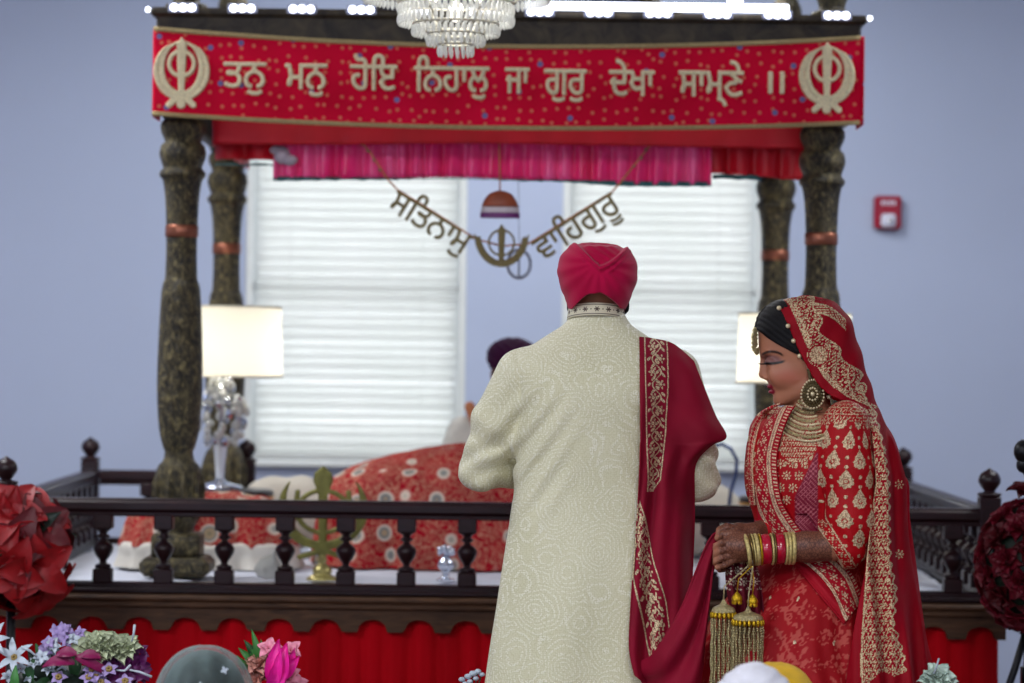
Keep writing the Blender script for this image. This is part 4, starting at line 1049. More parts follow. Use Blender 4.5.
def yloft(s, rows, k, yaw, e=2.2, fold=None, mode='add'):
    """rows (z, cx, cy, lateral, depth); lateral axis turned by yaw"""
    rows = sorted(rows); r = np.array(smooth_prof([tuple(map(float, q)) for q in rows], 5)); r = r[np.argsort(r[:, 0])]
    x, y, z = s.ax(); zz = z.ravel(); g = [np.interp(zz, r[:, 0], r[:, j])[None, None] for j in range(1, 5)]
    ca, sa = math.cos(yaw), math.sin(yaw); dx = x-g[0]; dy = y-g[1]; u = dx*ca-dy*sa; v = dx*sa+dy*ca
    th = np.arctan2(v/g[3], u/g[2]); q = ((np.abs(u)/g[2])**e+(np.abs(v)/g[3])**e)**(1/e)
    d = (q-1)*np.minimum(g[2], g[3])
    if fold is not None: d = d+fold(th, z, x, y)
    d = np.maximum(d, np.maximum(rows[0][0]-z, z-rows[-1][0])); s.comb((slice(None),)*3, d.astype(np.float32), k, mode); return s
def R_(py, px_, lat, dep, dy=0.0): b = B(px_, py, 0); return (b[2], b[0], dy, lat, dep)
TOR = [R_(404, 809, .045, .045, .0), R_(412, 810, .085, .060), R_(419, 809, .135, .074), R_(430, 807, .168, .088), R_(446, 805, .172, .100), R_(466, 803, .160, .115), R_(490, 802, .146, .122), R_(516, 804, .136, .106), R_(545, 808, .132, .098), R_(575, 810, .15, .11)]
# ---- skin: head, neck, trunk, arms and hands as one surface
h = .0024
s = SDF((-.24, -.275, .98), (.16, .17, 1.665), h)
s.field(lambda x, y, z: headf(x, y, z))
E_ = lambda px_, py_, dy, r, k=.008, mode='add', R=None: s.ell(B(px_, py_, dy), r, R, k, mode)
s.cap(B(808, 384, 0), B(814, 432, 0), .047, .052, .012)
s.cap(B(764.5, 356), B(763.6, 374), .0085, .0115, .010)          # nose
E_(762.6, 374.5, 0, (.0085, .0085, .0078), .005)
for sg in (-1, 1):
    E_(766.5, 377.5, sg*.0125, (.0085, .0065, .0065), .004)
    E_(767.5, 380.3, sg*.007, (.004, .0035, .0025), .001, 'sub')
    E_(765.0, 361.5, sg*.0335, (.013, .018, .0125), .012, 'sub')    # eye socket
    E_(771.0, 362.2, sg*.0330, (.0150, .0165, .0125), .004)      # lowered lid
    E_(765.2, 353.5, sg*.028, (.010, .024, .006), .010)          # brow ridge
    E_(781, 375, sg*.043, (.030, .018, .026), .02)               # cheek
    E_(812, 371, sg*.073, (.012, .006, .022), .003)              # ear
    s.cap(B(782, 399, sg*.020), B(808, 387, sg*.050), .014, .016, .014)
E_(770.8, 386.8, 0, (.0095, .0190, .0048), .004); E_(772.0, 391.8, 0, (.0095, .0165, .0054), .004)
E_(768.8, 389.3, 0, (.008, .022, .0012), .0015, 'sub'); E_(772.5, 396.3, 0, (.0045, .012, .0022), .004, 'sub')
E_(779.4, 400, 0, (.0150, .021, .0145), .010)
s_face = s
yloft(s, [(z, cx, cy, a*.86, b*.80) for z, cx, cy, a, b in TOR[1:]], .012, -YW_*0+math.radians(-50)*-1)
# near arm: upper arm, forearm, wrist, hand
SH, EL, WR = B(847, 426, -.135), B(851, 545, -.165), B(752, 549, -.175)
s.chain([SH, EL*.5+SH*.5+np.array((0, -.005, 0)), EL], [.046, .043, .036], .012)
s.chain([EL, EL*.55+WR*.45, WR], [.036, .037, .0255], .008)
# back of the hand and palm
s.chain([WR, B(741, 546.5, -.178), B(731, 546, -.178)], [.0235, .027, .024], .010)
s.chain([B(744, 555, -.172), B(731, 557, -.172)], [.018, .016], .010); s.chain([B(744, 541, -.176), B(733, 538, -.178)], [.016, .013], .010)
for q, (y0, y1, y2, ln) in enumerate(((541, 543.5, 547, .0), (548.5, 551.5, 554.5, -1), (555.5, 558.8, 561.5, 0), (561.5, 565.5, 567.5, 3.5))):
    rr = (.0086, .0086, .0082, .0074)[q]
    s.chain([B(732, y0, -.182), B(721.5+ln, y1-.5, -.192), B(714+ln, y2, -.178), B(716.5+ln, y2+2.5, -.160), B(722+ln, y2+2, -.152)], [rr*1.08, rr, rr*.94, rr*.88, rr*.78], .0022)
s.chain([B(744, 537, -.168), B(733, 533.5, -.172), B(723, 534.5, -.168), B(717.5, 538, -.160)], [.0125, .0108, .0095, .0078], .005)
# far arm and hand, seen above and behind the near one
s.chain([B(770, 430, .12), B(775, 530, .03), B(752, 533, -.080)], [.046, .036, .024], .010)
s.chain([B(752, 533, -.080), B(738, 531, -.100)], [.023, .021], .008)
for q, (dy_, up) in enumerate(((-.128, 0), (-.110, -1.2), (-.092, -1.2), (-.074, 0))):
    s.chain([B(738, 530.5+up, dy_), B(727, 527.5+up, dy_-.006), B(719.5, 531+up, dy_-.010), B(717.5, 538, dy_-.012), B(720, 543, dy_-.012)], [.0092, .0086, .0082, .0078, .007], .0022)
s.chain([B(744, 536, -.125), B(730, 541, -.145), B(720, 546, -.142)], [.012, .010, .0085], .004)
V, Q = s.net(1)
px_, py_ = UV(V[:, 0], V[:, 2], V[:, 1]); ay = np.abs(V[:, 1]); head = py_ < 410
def blob(cx, cy, rx, ry, soft=.35): return sstep(1+soft, 1-soft, np.sqrt(((px_-cx)/rx)**2+((py_-cy)/ry)**2))
lips = head*sstep(.028, .022, ay)*np.maximum(blob(769.6, 386.8, 4.6, 2.5, .2), blob(770.9, 391.6, 4.4, 2.9, .2))
side = sstep(.006, .014, ay)
# lid makeup, liner along the lashes, brow
lidm = head*side*blob(772, 359.8, 9, 4.6)*.75
lc = 363.4-.012*(px_-772)**2+.0*px_; liner = head*side*sstep(2.0, .7, np.abs(py_-lc+.03*(px_-772)))*sstep(762, 764, px_)*sstep(787, 782, px_)
bc = 351.2+.030*(px_-771)**2-.05*(px_-771); brow = head*side*sstep(1.9, .8, np.abs(py_-bc-.4))*sstep(761.0, 763, px_)*sstep(785, 781, px_)
liner = np.maximum(liner, brow*.92)
blush = head*blob(789, 377, 14, 7, .8)*.45
arm = (py_ > 500)*(px_ < 832); henna = arm*(.95-.75*sstep(722, 715, px_))
# carve small relief for the brow and lashes is left to colour; lashes are modelled below
M_skin_b = skin('skin_bride', (160, 104, 78), (174, 116, 88), True)
mesh('body', V, Q, M_skin_b, bride, attrs={'lips': lips, 'shadow_makeup': lidm, 'liner': liner, 'blush': blush, 'henna': henna})
FD = fillnan(depth_map(s))
mb = MB()
for sg in (-1, 1):
    for k in range(11):
        t = k/10; a = B(764.5+8.5*t, 364.2-.2*t, sg*(.036+.012*t)); mb.tube([a, a+np.array((-.006-.003*(1-t), sg*.0025, -.0005)), a+np.array((-.0125-.003*(1-t), sg*.005, .0018))], [.0011, .0008, .0003], 4)
mb.build('eyelashes', M_hair, bride)
# hair: parted, drawn back under the veil
s = SDF((-.17, -.11, 1.34), (.12, .11, 1.68), .0024)
s.field(lambda x, y, z: headf(x, y, z, .0075)); x, y, z = s.ax(); pu, pv = UV(x+0*z, z+0*x)
hl = np.interp(pu, [752, 757, 761, 766, 774, 784, 796, 806, 815, 850], [329, 331, 334, 338.5, 344, 349, 356, 366, 376, 388])+0*y
ctr = np.exp(-(y/.018)**2)*2.0; s.f = np.maximum(s.f, ((pv-hl+ctr)*.00246)); hx = np.interp(pv, [296, 300, 305, 312, 328, 341, 355, 376, 388], [772, 774, 777.5, 781, 788, 793, 799, 810, 819]); s.f = np.maximum(s.f, (pu-hx-9)*.0020)
s.perturb(lambda x, y, z: .0006*np.sin((z*.8+x*.55)*520+2*np.sin(y*40))-.003*np.exp(-(y/.004)**2)*(x < -.02))
V, Q = s.net(1); mesh('hair', V, Q, M_hair, bride)
# ---- blouse
s = SDF((-.20, -.26, 1.0), (.16, .20, 1.42), .003)
yloft(s, [(z, cx, cy, a, b) for z, cx, cy, a, b in TOR[2:-1]], 0, math.radians(50))
TORS = SDF((-.20, -.26, 1.0), (.16, .20, 1.42), .003); TORS.f = s.f.copy(); TORS.cap(B(846, 424, -.12), B(846, 440, -.12), .05, .05, .02)
s.chain([B(846, 424, -.125), B(848, 470, -.150), B(851, 520, -.163), B(846, 548, -.168)], [.058, .061, .057, .050], .020)
s.cap(B(846, 548, -.168), B(826, 549, -.170), .047, .045, .008)
s.cap(B(800, 424, .03), B(776, 424, .10), .036, .044, .012)
s.chain([B(770, 430, .115), B(778, 500, .10), B(776, 530, .04), B(764, 532, -.04)], [.050, .052, .042, .027], .020)
x, y, z = s.ax(); pu, pv = UV(x+0*z, z+0*x, -.16)
# sleeve ends in a slanting cuff
cuff = (818+(pv-530)*.62)-pu; s.f = np.where((pv > 515) & (y < -.11) & (pu < 850) & (pv < 580), np.maximum(s.f, cuff*.0024), s.f)
# deep neckline
nk = sstep(0, 1, 0*x)
neck = np.sqrt(((pu-797)/17)**2+((pv-404)/34)**2)-1; s.f = np.where(y < .03, np.maximum(s.f, -neck*.03), s.f)
s.perturb(lambda x, y, z: .0022*vnoise(x*18, y*18, z*18)+.003*np.sin((z*.8+x)*130)*sstep(.1, .0, np.abs(z-1.06))*sstep(-.10, -.14, y))
BL = s; V, Q = s.net(2); px_, py_ = UV(V[:, 0], V[:, 2], V[:, 1])
slv = (px_ > 818+0*px_)*(V[:, 1] < -.055)
ang = np.arctan2(V[:, 0]-B(848, 480)[0], -(V[:, 1]+.15)); u = ang*.061; v = V[:, 2]
pt, pv_ = .062, .094; g = 0*u
for ph in (0, 1):
    for w_ in (0, 1):
        uu_ = u-.004-w_*pt/2; vv_ = v-1.085-ph*pv_/2*0-w_*pv_/2; k = np.round(uu_/pt); l = np.round(vv_/pv_); g = np.maximum(g, teardrop(uu_-k*pt, vv_-l*pv_+.010, .0165))
uu_ = u-.004-pt/2; vv_ = v-1.085; g = np.maximum(g, sstep(.0052, .0036, np.hypot(uu_-np.round(uu_/pt)*pt, vv_-np.round(vv_/(pv_/1))*pv_+.0)))
uu_ = u-.004; vv_ = v-1.085-pv_/2; g = np.maximum(g, sstep(.0052, .0036, np.hypot(uu_-np.round(uu_/pt)*pt, vv_-np.round(vv_/pv_)*pv_)))
cuffd = (px_-(818+(py_-530)*.62))*.00246*.85; incuff = (cuffd < .034)*(py_ > 518)*slv
cf = np.maximum(np.maximum(line(cuffd, .004, .005), line(cuffd, .031, .003)), rosettes(cuffd-.018, v*1.2+.01, .021, .0095, 6)*(np.abs(cuffd-.0175) < .011))
shd = (py_ < 420+.25*np.abs(px_-846))*slv; shp = np.maximum(rosettes(u, v, .016, .0065, 6), dots(u, v, .008, .002))
g = np.where(incuff, cf, np.where(shd, shp*.95, g))*slv
# bodice: embroidered neck edge, leaf sprays, net panel
nd = (np.sqrt(((px_-797)/17)**2+((py_-404)/34)**2)-1)
bod = (~slv.astype(bool))
b1 = (nd < .75)*np.maximum(rosettes(px_*.00246, py_*.00246, .013, .0056, 6), dots(px_*.00246, py_*.00246, .0066, .0017))
lf = np.maximum(sstep(.25, .0, np.abs(np.sin((px_*.9+py_*.35)*.30))-.25)*sstep(.3, .1, np.abs(np.sin((py_-px_*.3)*.22))-.4)*(py_ < 470), 0)
b2 = (nd >= .75)*lf*(py_ < 468)
gb = np.maximum(b1, b2); sp = rosettes(px_*.00246, py_*.00246, .030, .012, 8)*(py_ > 455)*(py_ < 505)*(px_ < 808); gb = np.maximum(gb, sp)
netp = bod*sstep(.0, 1.5, px_-(817-.50*(py_-450)))*sstep(.0, 1.5, px_-794)*sstep(0, 1, py_-452); ndz = np.maximum(sstep(.30, .12, np.abs(np.sin((px_+py_)*.62))), sstep(.30, .12, np.abs(np.sin((px_-py_)*.62))))
g = np.where(bod, np.where(netp > .5, 0, gb), g)
m = N('red_embroidered_blouse'); ga = m.ramp(m.attr('gold'), [(.35, 0.0), (.6, 1.0)]); nt = m.attr('net'); base = m.ramp(m.noise(7), [(.3, lin((150, 0, 10))), (.7, lin((168, 0, 14)))])
c = m.mix(nt, base, m.mix(m.attr('tone'), lin((112, 14, 40)), lin((176, 96, 104))))
sp_ = m.vor(260); th_ = m.ramp(sp_, [(.1, lin((226, 206, 170))), (.5, lin((196, 168, 132))), (.8, lin((138, 108, 84)))])
m.p(col=m.mix(ga, c, th_), rough=.6, metal=m.math('MULTIPLY', ga, .25), spec=.2, sheen=.0); m.bump(m.math('ADD', ga, m.math('MULTIPLY', sp_, .3)), .5, .002)
mesh('blouse', V, Q, m.m, bride, attrs={'gold': g, 'net': netp, 'tone': ndz*netp})
# ---- skirt
s = SDF((-.56, -.56, 0.004), (.60, .56, 1.12), .0065)
SK = [R_(556, 808, .130, .098), R_(572, 806, .146, .118), R_(600, 799, .185, .165), R_(628, 794, .215, .205), R_(655, 795, .235, .235), R_(683, 798, .255, .255)]
SK += [(.45, B(802, 683)[0], 0, .262, .262), (.2, B(806, 683)[0], 0, .268, .268), (.006, B(808, 683)[0], 0, .272, .272)]
def sfold(th, z, x, y):
    a = sstep(1.08, .55, z); return .020*a*np.sin(11*th+1.3*np.sin(2*th)+.8*np.sin(z*4))*(.6+.4*np.sin(3*th+1))+.006*a*np.sin(27*th+z*3)
yloft(s, SK, 0, math.radians(50), 2.0, sfold); SKS = s; V, Q = s.net(2)
px_, py_ = UV(V[:, 0], V[:, 2], V[:, 1]); th = np.arctan2(V[:, 1], V[:, 0]-.0); u = th*.25; v = V[:, 2]
t1 = np.maximum(rosettes(u, v, .060, .020, 9), rosettes(u+.03, v+.0, .060, .010, 6)); t1 = np.maximum(t1, vine(u-np.round(u/.15)*.15, v, .11, .055)); t1 = t1*sstep(-.8, -.4, vnoise(u*110, v*110, 0*u))*.8
g = sstep(.0058, .0040, np.hypot(u-np.round(u/.11)*.11, v-.03-np.round((v-.03)/.10)*.10))
M_skirtb = emb_mat('red_lehenga_silk', (138, 0, 10), (156, 0, 16), (206, 182, 150), sheen=.0, rough=.7, second=(178, 72, 64))
mesh('skirt', V, Q, M_skirtb, bride, attrs={'gold': g, 'tone': t1*.9})
# ---- veil (hood, and the long fall down her back)
h = .003; s = SDF((-.18, -.30, .30), (.42, .24, 1.68), h)
VL = [(296.0, 800, 816, .02), (298, 788, 826, .04), (303, 775, 837, .064), (312, 764, 846, .078), (325, 756, 853, .087), (345, 755, 859, .092), (365, 757, 865, .094), (385, 764, 871, .097), (400, 776, 875.5, .104), (412, 790, 880, .125), (424, 800, 884, .155), (440, 803, 890, .185), (460, 805, 898, .195), (480, 806, 905.5, .20), (519, 808, 907, .20), (560, 806, 912, .21), (611, 800, 920, .24), (650, 797, 926, .265), (683, 795, 931, .28)]
rows = []
for a, b, c, w in VL:
    p0, p1 = B(b, a), B(c, a); rows.append((p0[2], (p0[0]+p1[0])/2, -.01*sstep(410, 450, a), (p1[0]-p0[0])/2, w))
p0 = B(795, 683); p1 = B(931, 683); rows += [(.5, .5*(p0[0]+p1[0])+.01, -.01, .5*(p1[0]-p0[0])+.01, .30), (.31, .5*(p0[0]+p1[0])+.02, -.01, .5*(p1[0]-p0[0])+.02, .31)]
s.loft(rows, 0, 2.1)
x, y, z = s.ax(); pu, pv = UV(x+0*z, z+0*x, -.05)
bk = sstep(395, 430, pv)
s.f += (bk*(.006*np.sin(x*75+y*30+z*3)+.004*np.sin(x*140+z*5))*sstep(.02, .08, x)+.0016*np.sin((pu*.6+pv*.35)*.35)*(1-bk)).astype(np.float32)
solid = s.f.copy()
s.f = np.abs(s.f+.0028)-.0028
EV = [296, 300, 305, 312, 328, 341, 355, 376, 388, 396, 402, 406, 412, 430, 480, 525, 569, 620, 658, 683, 760, 900]
EX = [772, 774, 777.5, 781, 788, 793, 799, 810, 819, 829, 843, 852, 862, 866, 868, 862, 855, 844, 838, 835, 828, 824]
ex = np.interp(pv, EV, EX); s.f = np.maximum(s.f, ((ex-pu)*.0022)+0*y)
# far side ends sooner, behind the shoulder
s.f = np.where((pv > 405) & (y > .0), np.maximum(s.f, ((ex+0-pu)*.0022)), s.f)
V, Q = s.net(1); px_, py_ = UV(V[:, 0], V[:, 2], V[:, 1]*.6-.02)
exv = np.interp(py_, EV, EX); slope = np.interp(py_, EV, np.gradient(EX, EV)); dist = (px_-exv)/np.sqrt(1+np.clip(slope, -1, 1.2)**2)*.00246     # metres back from the edge
al = py_*.00246*1.15
hood = (py_ < 408); bandw = np.interp(py_, [296, 310, 330, 350, 375, 392, 402], [.085, .080, .070, .092, .104, .060, .03])+.008*np.sin(al*85)
d0 = .026
fill = np.maximum(rosettes(dist, al, .0200, .0092, 7), np.maximum(dots(dist+.002, al, .0100, .0022), line(np.sin(al*75+dist*110), 0, .22)))
gh = (dist > d0)*(dist < bandw)*fill
gh = np.maximum(gh, line(dist, d0, .0022)); gh = np.maximum(gh, line(dist, d0+.012, .0018)); gh = np.maximum(gh, (np.abs(dist-d0-.006) < .0045)*dots(dist-d0-.006, al, .0075, .0026)); gh = np.maximum(gh, line(dist, bandw, .004))
rr = np.hypot(px_-818, py_-355); a_ = np.arctan2(py_-355, px_-818); big = (rr < 11.5)*np.where(rr < 9.5, .45+.55*(np.cos(a_*14+rr*.4) > -.3), 1.0)*(np.abs(rr-10) > .7); gh = np.where(rr < 12, big*(1-.0*rr), gh)
rr = np.hypot(px_-861, py_-388); gh = np.maximum(gh, (rr < 6)*1.0*(np.abs(rr-3.5) > .6)*(px_ > exv+8))
# scroll at the top, sweeping back
sc = np.abs((py_-(309+.018*(px_-822)**2+.25*(px_-822)))); gh = np.maximum(gh, (sc < 5.5)*(px_ > 815)*(px_ < 846)*(np.maximum(dots(px_*.00246, py_*.00246, .006, .0020), sstep(1.2, .6, np.abs(sc-4.5)))))
# back fall: strip along px 864..885 opening to a paisley with scalloped rim
c0 = np.interp(py_, [404, 440, 480, 540, 580, 620, 650, 672, 690], [862, 868, 872, 864, 861, 858, 856, 856, 860]); c1 = np.interp(py_, [404, 440, 480, 540, 560, 590, 620, 650, 668, 676, 690], [874, 880, 886, 886, 887, 893, 889, 899, 900, 880, 872])+1.6*np.sin(py_*.55)
ins = (px_ > c0)*(px_ < c1)*(py_ < 694); gx_, gy_ = px_*.00246, py_*.00246
f2 = np.maximum(rosettes(gx_, gy_, .0195, .0090, 7), np.maximum(dots(gx_+.002, gy_, .0098, .0023), line(np.sin(gx_*170+gy_*70), 0, .24)))
gf = ins*np.maximum(f2, np.maximum((px_-c0 < 1.6)*1.0, (c1-px_ < 1.8)*1.0)); gf = np.where((np.hypot((px_-878), (py_-682)/1.2) < 12), 0, gf)
pu3 = np.abs(px_-(exv+2.5)); gf = np.maximum(gf, (pu3 < 1.3)*sstep(.2, .6, np.sin(py_*1.45)))
pu4 = (px_ > 880)*(px_ < 903); br = rosettes(gx_+.004, gy_, .085, .012, 7)*pu4; gf = np.maximum(gf, br*(py_ < 560))
g = np.where(hood, gh, gf)*(V[:, 1] < .06)+0*dist; g = np.where(V[:, 1] >= .06, np.where(hood, gh, 0), g)
# a sheer cloth: the long fall lets light through
m = N('red_veil_georgette'); ga = m.ramp(m.attr('gold'), [(.35, 0.0), (.6, 1.0)]); base = m.ramp(m.noise(6), [(.3, lin((144, 0, 20))), (.7, lin((164, 0, 28)))])
sp_ = m.vor(260); th_ = m.ramp(sp_, [(.1, lin((228, 206, 168))), (.5, lin((196, 166, 128))), (.8, lin((132, 100, 76)))])
m.p(col=m.mix(ga, base, th_), rough=.65, metal=m.math('MULTIPLY', ga, .25), spec=.2); m.bump(m.math('ADD', ga, m.math('MULTIPLY', sp_, .3)), .5, .002)
tr = m.n('ShaderNodeBsdfTranslucent', {'Color': lin((220, 6, 50))}); mx = m.n('ShaderNodeMixShader', {0: m.math('MULTIPLY', m.math('SUBTRACT', 1.0, ga), .28)}); m.t.links.new(m.b.outputs[0], mx.inputs[1]); m.t.links.new(tr.outputs[0], mx.inputs[2])
tp = m.n('ShaderNodeBsdfTransparent', {'Color': lin((255, 190, 200))}); mx2 = m.n('ShaderNodeMixShader', {0: m.math('MULTIPLY', m.math('SUBTRACT', 1.0, ga), m.attr('sheer'))}); m.t.links.new(mx.outputs[0], mx2.inputs[1]); m.t.links.new(tp.outputs[0], mx2.inputs[2]); m.t.links.new(mx2.outputs[0], m.out.inputs[0]); M_veil = m.m
sheer = sstep(885, 900, px_-.12*(py_-480))*sstep(380, 420, py_)*.35
mesh('veil', V, Q, M_veil, bride, attrs={'gold': g, 'sheer': sheer})
VE = s
# ---- depth of the dressed front, for what lies on it
def surf(px_, py_, off=.004, parts=None):
    best = None
    X = np.zeros(np.shape(px_)); dy = np.full(np.shape(px_), -.12)
    for _ in range(3):
        k = (BYD+dy)/BYD; wx = (_o[0]+_ex[0]*(px_-512)+_ey[0]*(py_-341.5))*k; wz = CAMZ+(_o[2]+_ex[2]*(px_-512)+_ey[2]*(py_-341.5)-CAMZ)*k
        x = wx-BX_; z = wz; r = np.full(np.shape(px_), .5)
        for S_, D_ in DM: 
            i = (x-S_.lo[0])/S_.h; kk = (z-S_.lo[2])/S_.h; ok = (i >= 0) & (i < S_.n[0]-1) & (kk >= 0) & (kk < S_.n[2]-1)
            v = D_[np.clip(np.round(i).astype(int), 0, S_.n[0]-1), np.clip(np.round(kk).astype(int), 0, S_.n[2]-1)]; r = np.where(ok & ~np.isnan(v), np.fmin(r, np.where(np.isnan(v), 9, v)), r)
        dy = np.where(r < .45, r, dy)
    return x, r, z
DM = [(BL, depth_map(BL)), (SKS, depth_map(SKS)), (s_face, depth_map(s_face))]
def px_drape(rows, nv, nu, off, smooth=4, tuck=None):
    G_ = interp_rows([[(a, b, 0) for a, b in r] for r in rows], nv, nu); x, r, z = surf(G_[..., 0], G_[..., 1])
    r = np.where(r > .4, np.nan, r); r = fillnan(r) if np.isnan(r).any() else r
    r = blur2(r, smooth, 2)-off
    k = (BYD+r)/BYD; wx = (_o[0]+_ex[0]*(G_[..., 0]-512)+_ey[0]*(G_[..., 1]-341.5))*k; wz = CAMZ+(_o[2]+_ex[2]*(G_[..., 0]-512)+_ey[2]*(G_[..., 1]-341.5)-CAMZ)*k
    return np.stack([wx-BX_, r, wz], -1), G_
M_drape = emb_mat('red_dupatta_silk', (150, 0, 22), (168, 0, 30), (204, 174, 142), sheen=.0, rough=.7)
# chest drape: from the far shoulder across to her near hip (above and below the forearm)
def strip(name, rows, b_from, seed=0):
    global DM
    keep = DM; DM = [(TORS, depth_map(TORS)), (SKS, depth_map(SKS))]
    nv, nu = 260, 70; A, G_ = px_drape(rows, nv, nu, .010, 5); DM = keep
    wpx = np.hypot(G_[:, -1, 0]-G_[:, 0, 0], G_[:, -1, 1]-G_[:, 0, 1])[:, None]; du = np.linspace(0, 1, nu)[None]*wpx; fromin = (wpx-du)*.00246      # from the inner edge
    cl = np.cumsum(np.r_[0, np.hypot(np.diff(G_[:, -1, 0]), np.diff(G_[:, -1, 1]))])[:, None]*.00246+0*du
    A[..., 1] += .004*np.sin(du*.55+seed)*(fromin > .06)
    bw = b_from; cu = fromin-.014-bw/2; g = np.where(np.abs(cu) < bw*.30, np.maximum(rosettes(cu, cl, .024, .0092, 6), dots(cu+.004, cl, .012, .0018)), 0)
    for q in (-.5, -.40, .40, .5): g = np.maximum(g, line(cu, q*bw, .0032))
    g = np.maximum(g, (np.abs(fromin-.006) < .004)*sstep(.1, .5, np.sin(cl*2*np.pi/.0085)))
    return grid(name, A, M_drape, bride, .004, {'gold': g})
strip('dupatta_front', [[(777, 413), (781, 409), (786, 406), (795, 406)], [(767, 421), (773, 417), (780, 414), (789, 416)], [(761, 436), (767, 433), (774, 432), (782, 434)], [(757, 456), (763, 455), (769, 455), (777, 456)], [(756, 480), (762, 480), (769, 480), (778, 481)], [(757, 506), (765, 506), (773, 505), (783, 504)],
     [(760, 530), (770, 531), (781, 530), (797, 526)], [(768, 548), (780, 551), (795, 549), (812, 541)], [(795, 566), (807, 566), (820, 562), (834, 555)], [(819, 594), (829, 589), (840, 582), (852, 574)], [(844, 624), (849, 617), (855, 609), (862, 600)]], .046)
# embroidered far shoulder edge
A, G_ = px_drape([[(776, 405), (781, 403)], [(763, 412), (768, 412)], [(754, 424), (760, 427)], [(749, 442), (755, 445)], [(748, 462), (753, 464)], [(750, 484), (754, 484)], [(752, 505), (756, 505)]], 150, 20, .014, 3)
A[..., 1] += .01
cu = np.linspace(0, 1, 20)[None]*.016; cv = np.linspace(0, .30, 150)[:, None]; g = np.maximum(rosettes(cu+0*cv, cv+0*cu, .012, .0056, 6, False), line(cu+0*cv, .0155, .002))
grid('shoulder_border', A, M_drape, bride, .006, {'gold': g})
# end of the dupatta hanging from her hands, with white flowers
rows = [[(728, 560), (740, 560), (757, 566)], [(726, 575), (741, 578), (760, 580)], [(729, 600), (745, 604), (763, 602)], [(735, 625), (748, 628), (764, 624)], [(740, 650), (752, 654), (766, 650)]]
G_ = interp_rows([[(a, b, 0) for a, b in r] for r in rows], 120, 50); A = np.zeros((120, 50, 3)); o6 = BYD-.150
for i in range(120):
    for j in range(50):
        p = P(G_[i, j, 0], G_[i, j, 1], o6); A[i, j] = (p[0]-BX_, -.150+.012*math.sin(j*.42+i*.02), p[2])
gx_, gy_ = G_[..., 0]*.00246, G_[..., 1]*.00246; g = (G_[..., 1] < 590)*np.maximum(rosettes(gx_+.004, gy_, .026, .0115, 8), 0)
M_dend = emb_mat('maroon_dupatta_end', (84, 4, 24), (104, 8, 32), (206, 196, 176), sheen=.0, rough=.7)
grid('dupatta_end', A, M_dend, bride, .003, {'gold': g})
# ---- jewellery
M_ant = simple('antique_gold_stones', (192, 178, 130), .32, .55, .45, 300, .6)
M_pearl = simple('pearl', (216, 200, 160), .3, .25, .1)
M_antd = simple('dark_antique_gold', (92, 78, 48), .5, .5, .3, 200, .4)
M_yg = simple('yellow_gold', (206, 166, 30), .3, .7, .25, 150, .4)
rn = random.Random(2)
t = MB(); q_ = []
for i, (a, b) in enumerate([(788, 326), (793.5, 341), (799.5, 356), (810.5, 377), (829, 397), (852, 405), (779, 308)]):
    yy = -.088+.004*i; p = B(a, b, yy); MB().ball(p, .0058, 10, 8).build('veil_pearl', M_pearl, bride)
# forehead ornament
t = MB(); 
for k in range(9):
    p = B(771-1.7*k, 318+2.2*k-0.02*k*k, 0); t.ball(p+np.array((-.010+.0006*k, -.012, .006)), .0042, 8, 6)
for k in range(34):
    a = k*2.4; r_ = .0034*math.sqrt(k); p = B(757, 340, -.022); t.ball(p+np.array((-.006+.35*r_*math.cos(a), r_*math.cos(a)*.9, r_*math.sin(a)*1.45)), .0042, 6, 5)
for k in range(5):
    for j in range(3): p = B(755.2+.8*k, 350+2.0*j-abs(k-2)*.8, -.034+.007*k); t.ball(p, .0032, 6, 5)
t.build('forehead_jewel', M_ant, bride)
# earring

ec = B(812.5, 394, -.090); t = MB(); te_ = MB()
t.tube([B(809, 372, -.085), B(810.5, 380, -.090)], .004, 8)
for k in range(6): t.ball(B(808.5+.4*k, 370+1.8*k, -.088), .0045, 8, 6)
disc = []
for rr, n_, rb in ((.0, 1, .006), (.0075, 8, .0028), (.0135, 12, .0030), (.0195, 18, .0026), (.0255, 24, .0028), (.031, 26, .0030)):
    for k in range(n_):
        a = 2*math.pi*k/n_; zz = math.sin(a)*rr*1.12; (te_ if rr in (.0, .0135, .031) else t).ball(ec+np.array((math.cos(a)*rr*.88*(1-.12*math.sin(a)), -.003+.002*(rr*30), zz)), rb, 6, 5)
n1_ = len(t.V); t.lathe([(.0, -.003), (.029, -.002), (.029, .002), (.0, .003)], (0, 0, 0), 24)
n0 = len(t.V)-4*24
for i in range(n0, len(t.V)): vx, vy, vz = t.V[i]; t.V[i] = (ec[0]+vx*.88, ec[1]+vz, ec[2]+vy*1.1)
for k in range(9): t.ball(ec+np.array((-.022+.0055*k, 0, -.036-.004*math.sin(math.pi*k/8))), .0034, 6, 5)
er_ = t.build('earring', M_antd, bride); te_.build('pearl_ring', M_pearl, er_)
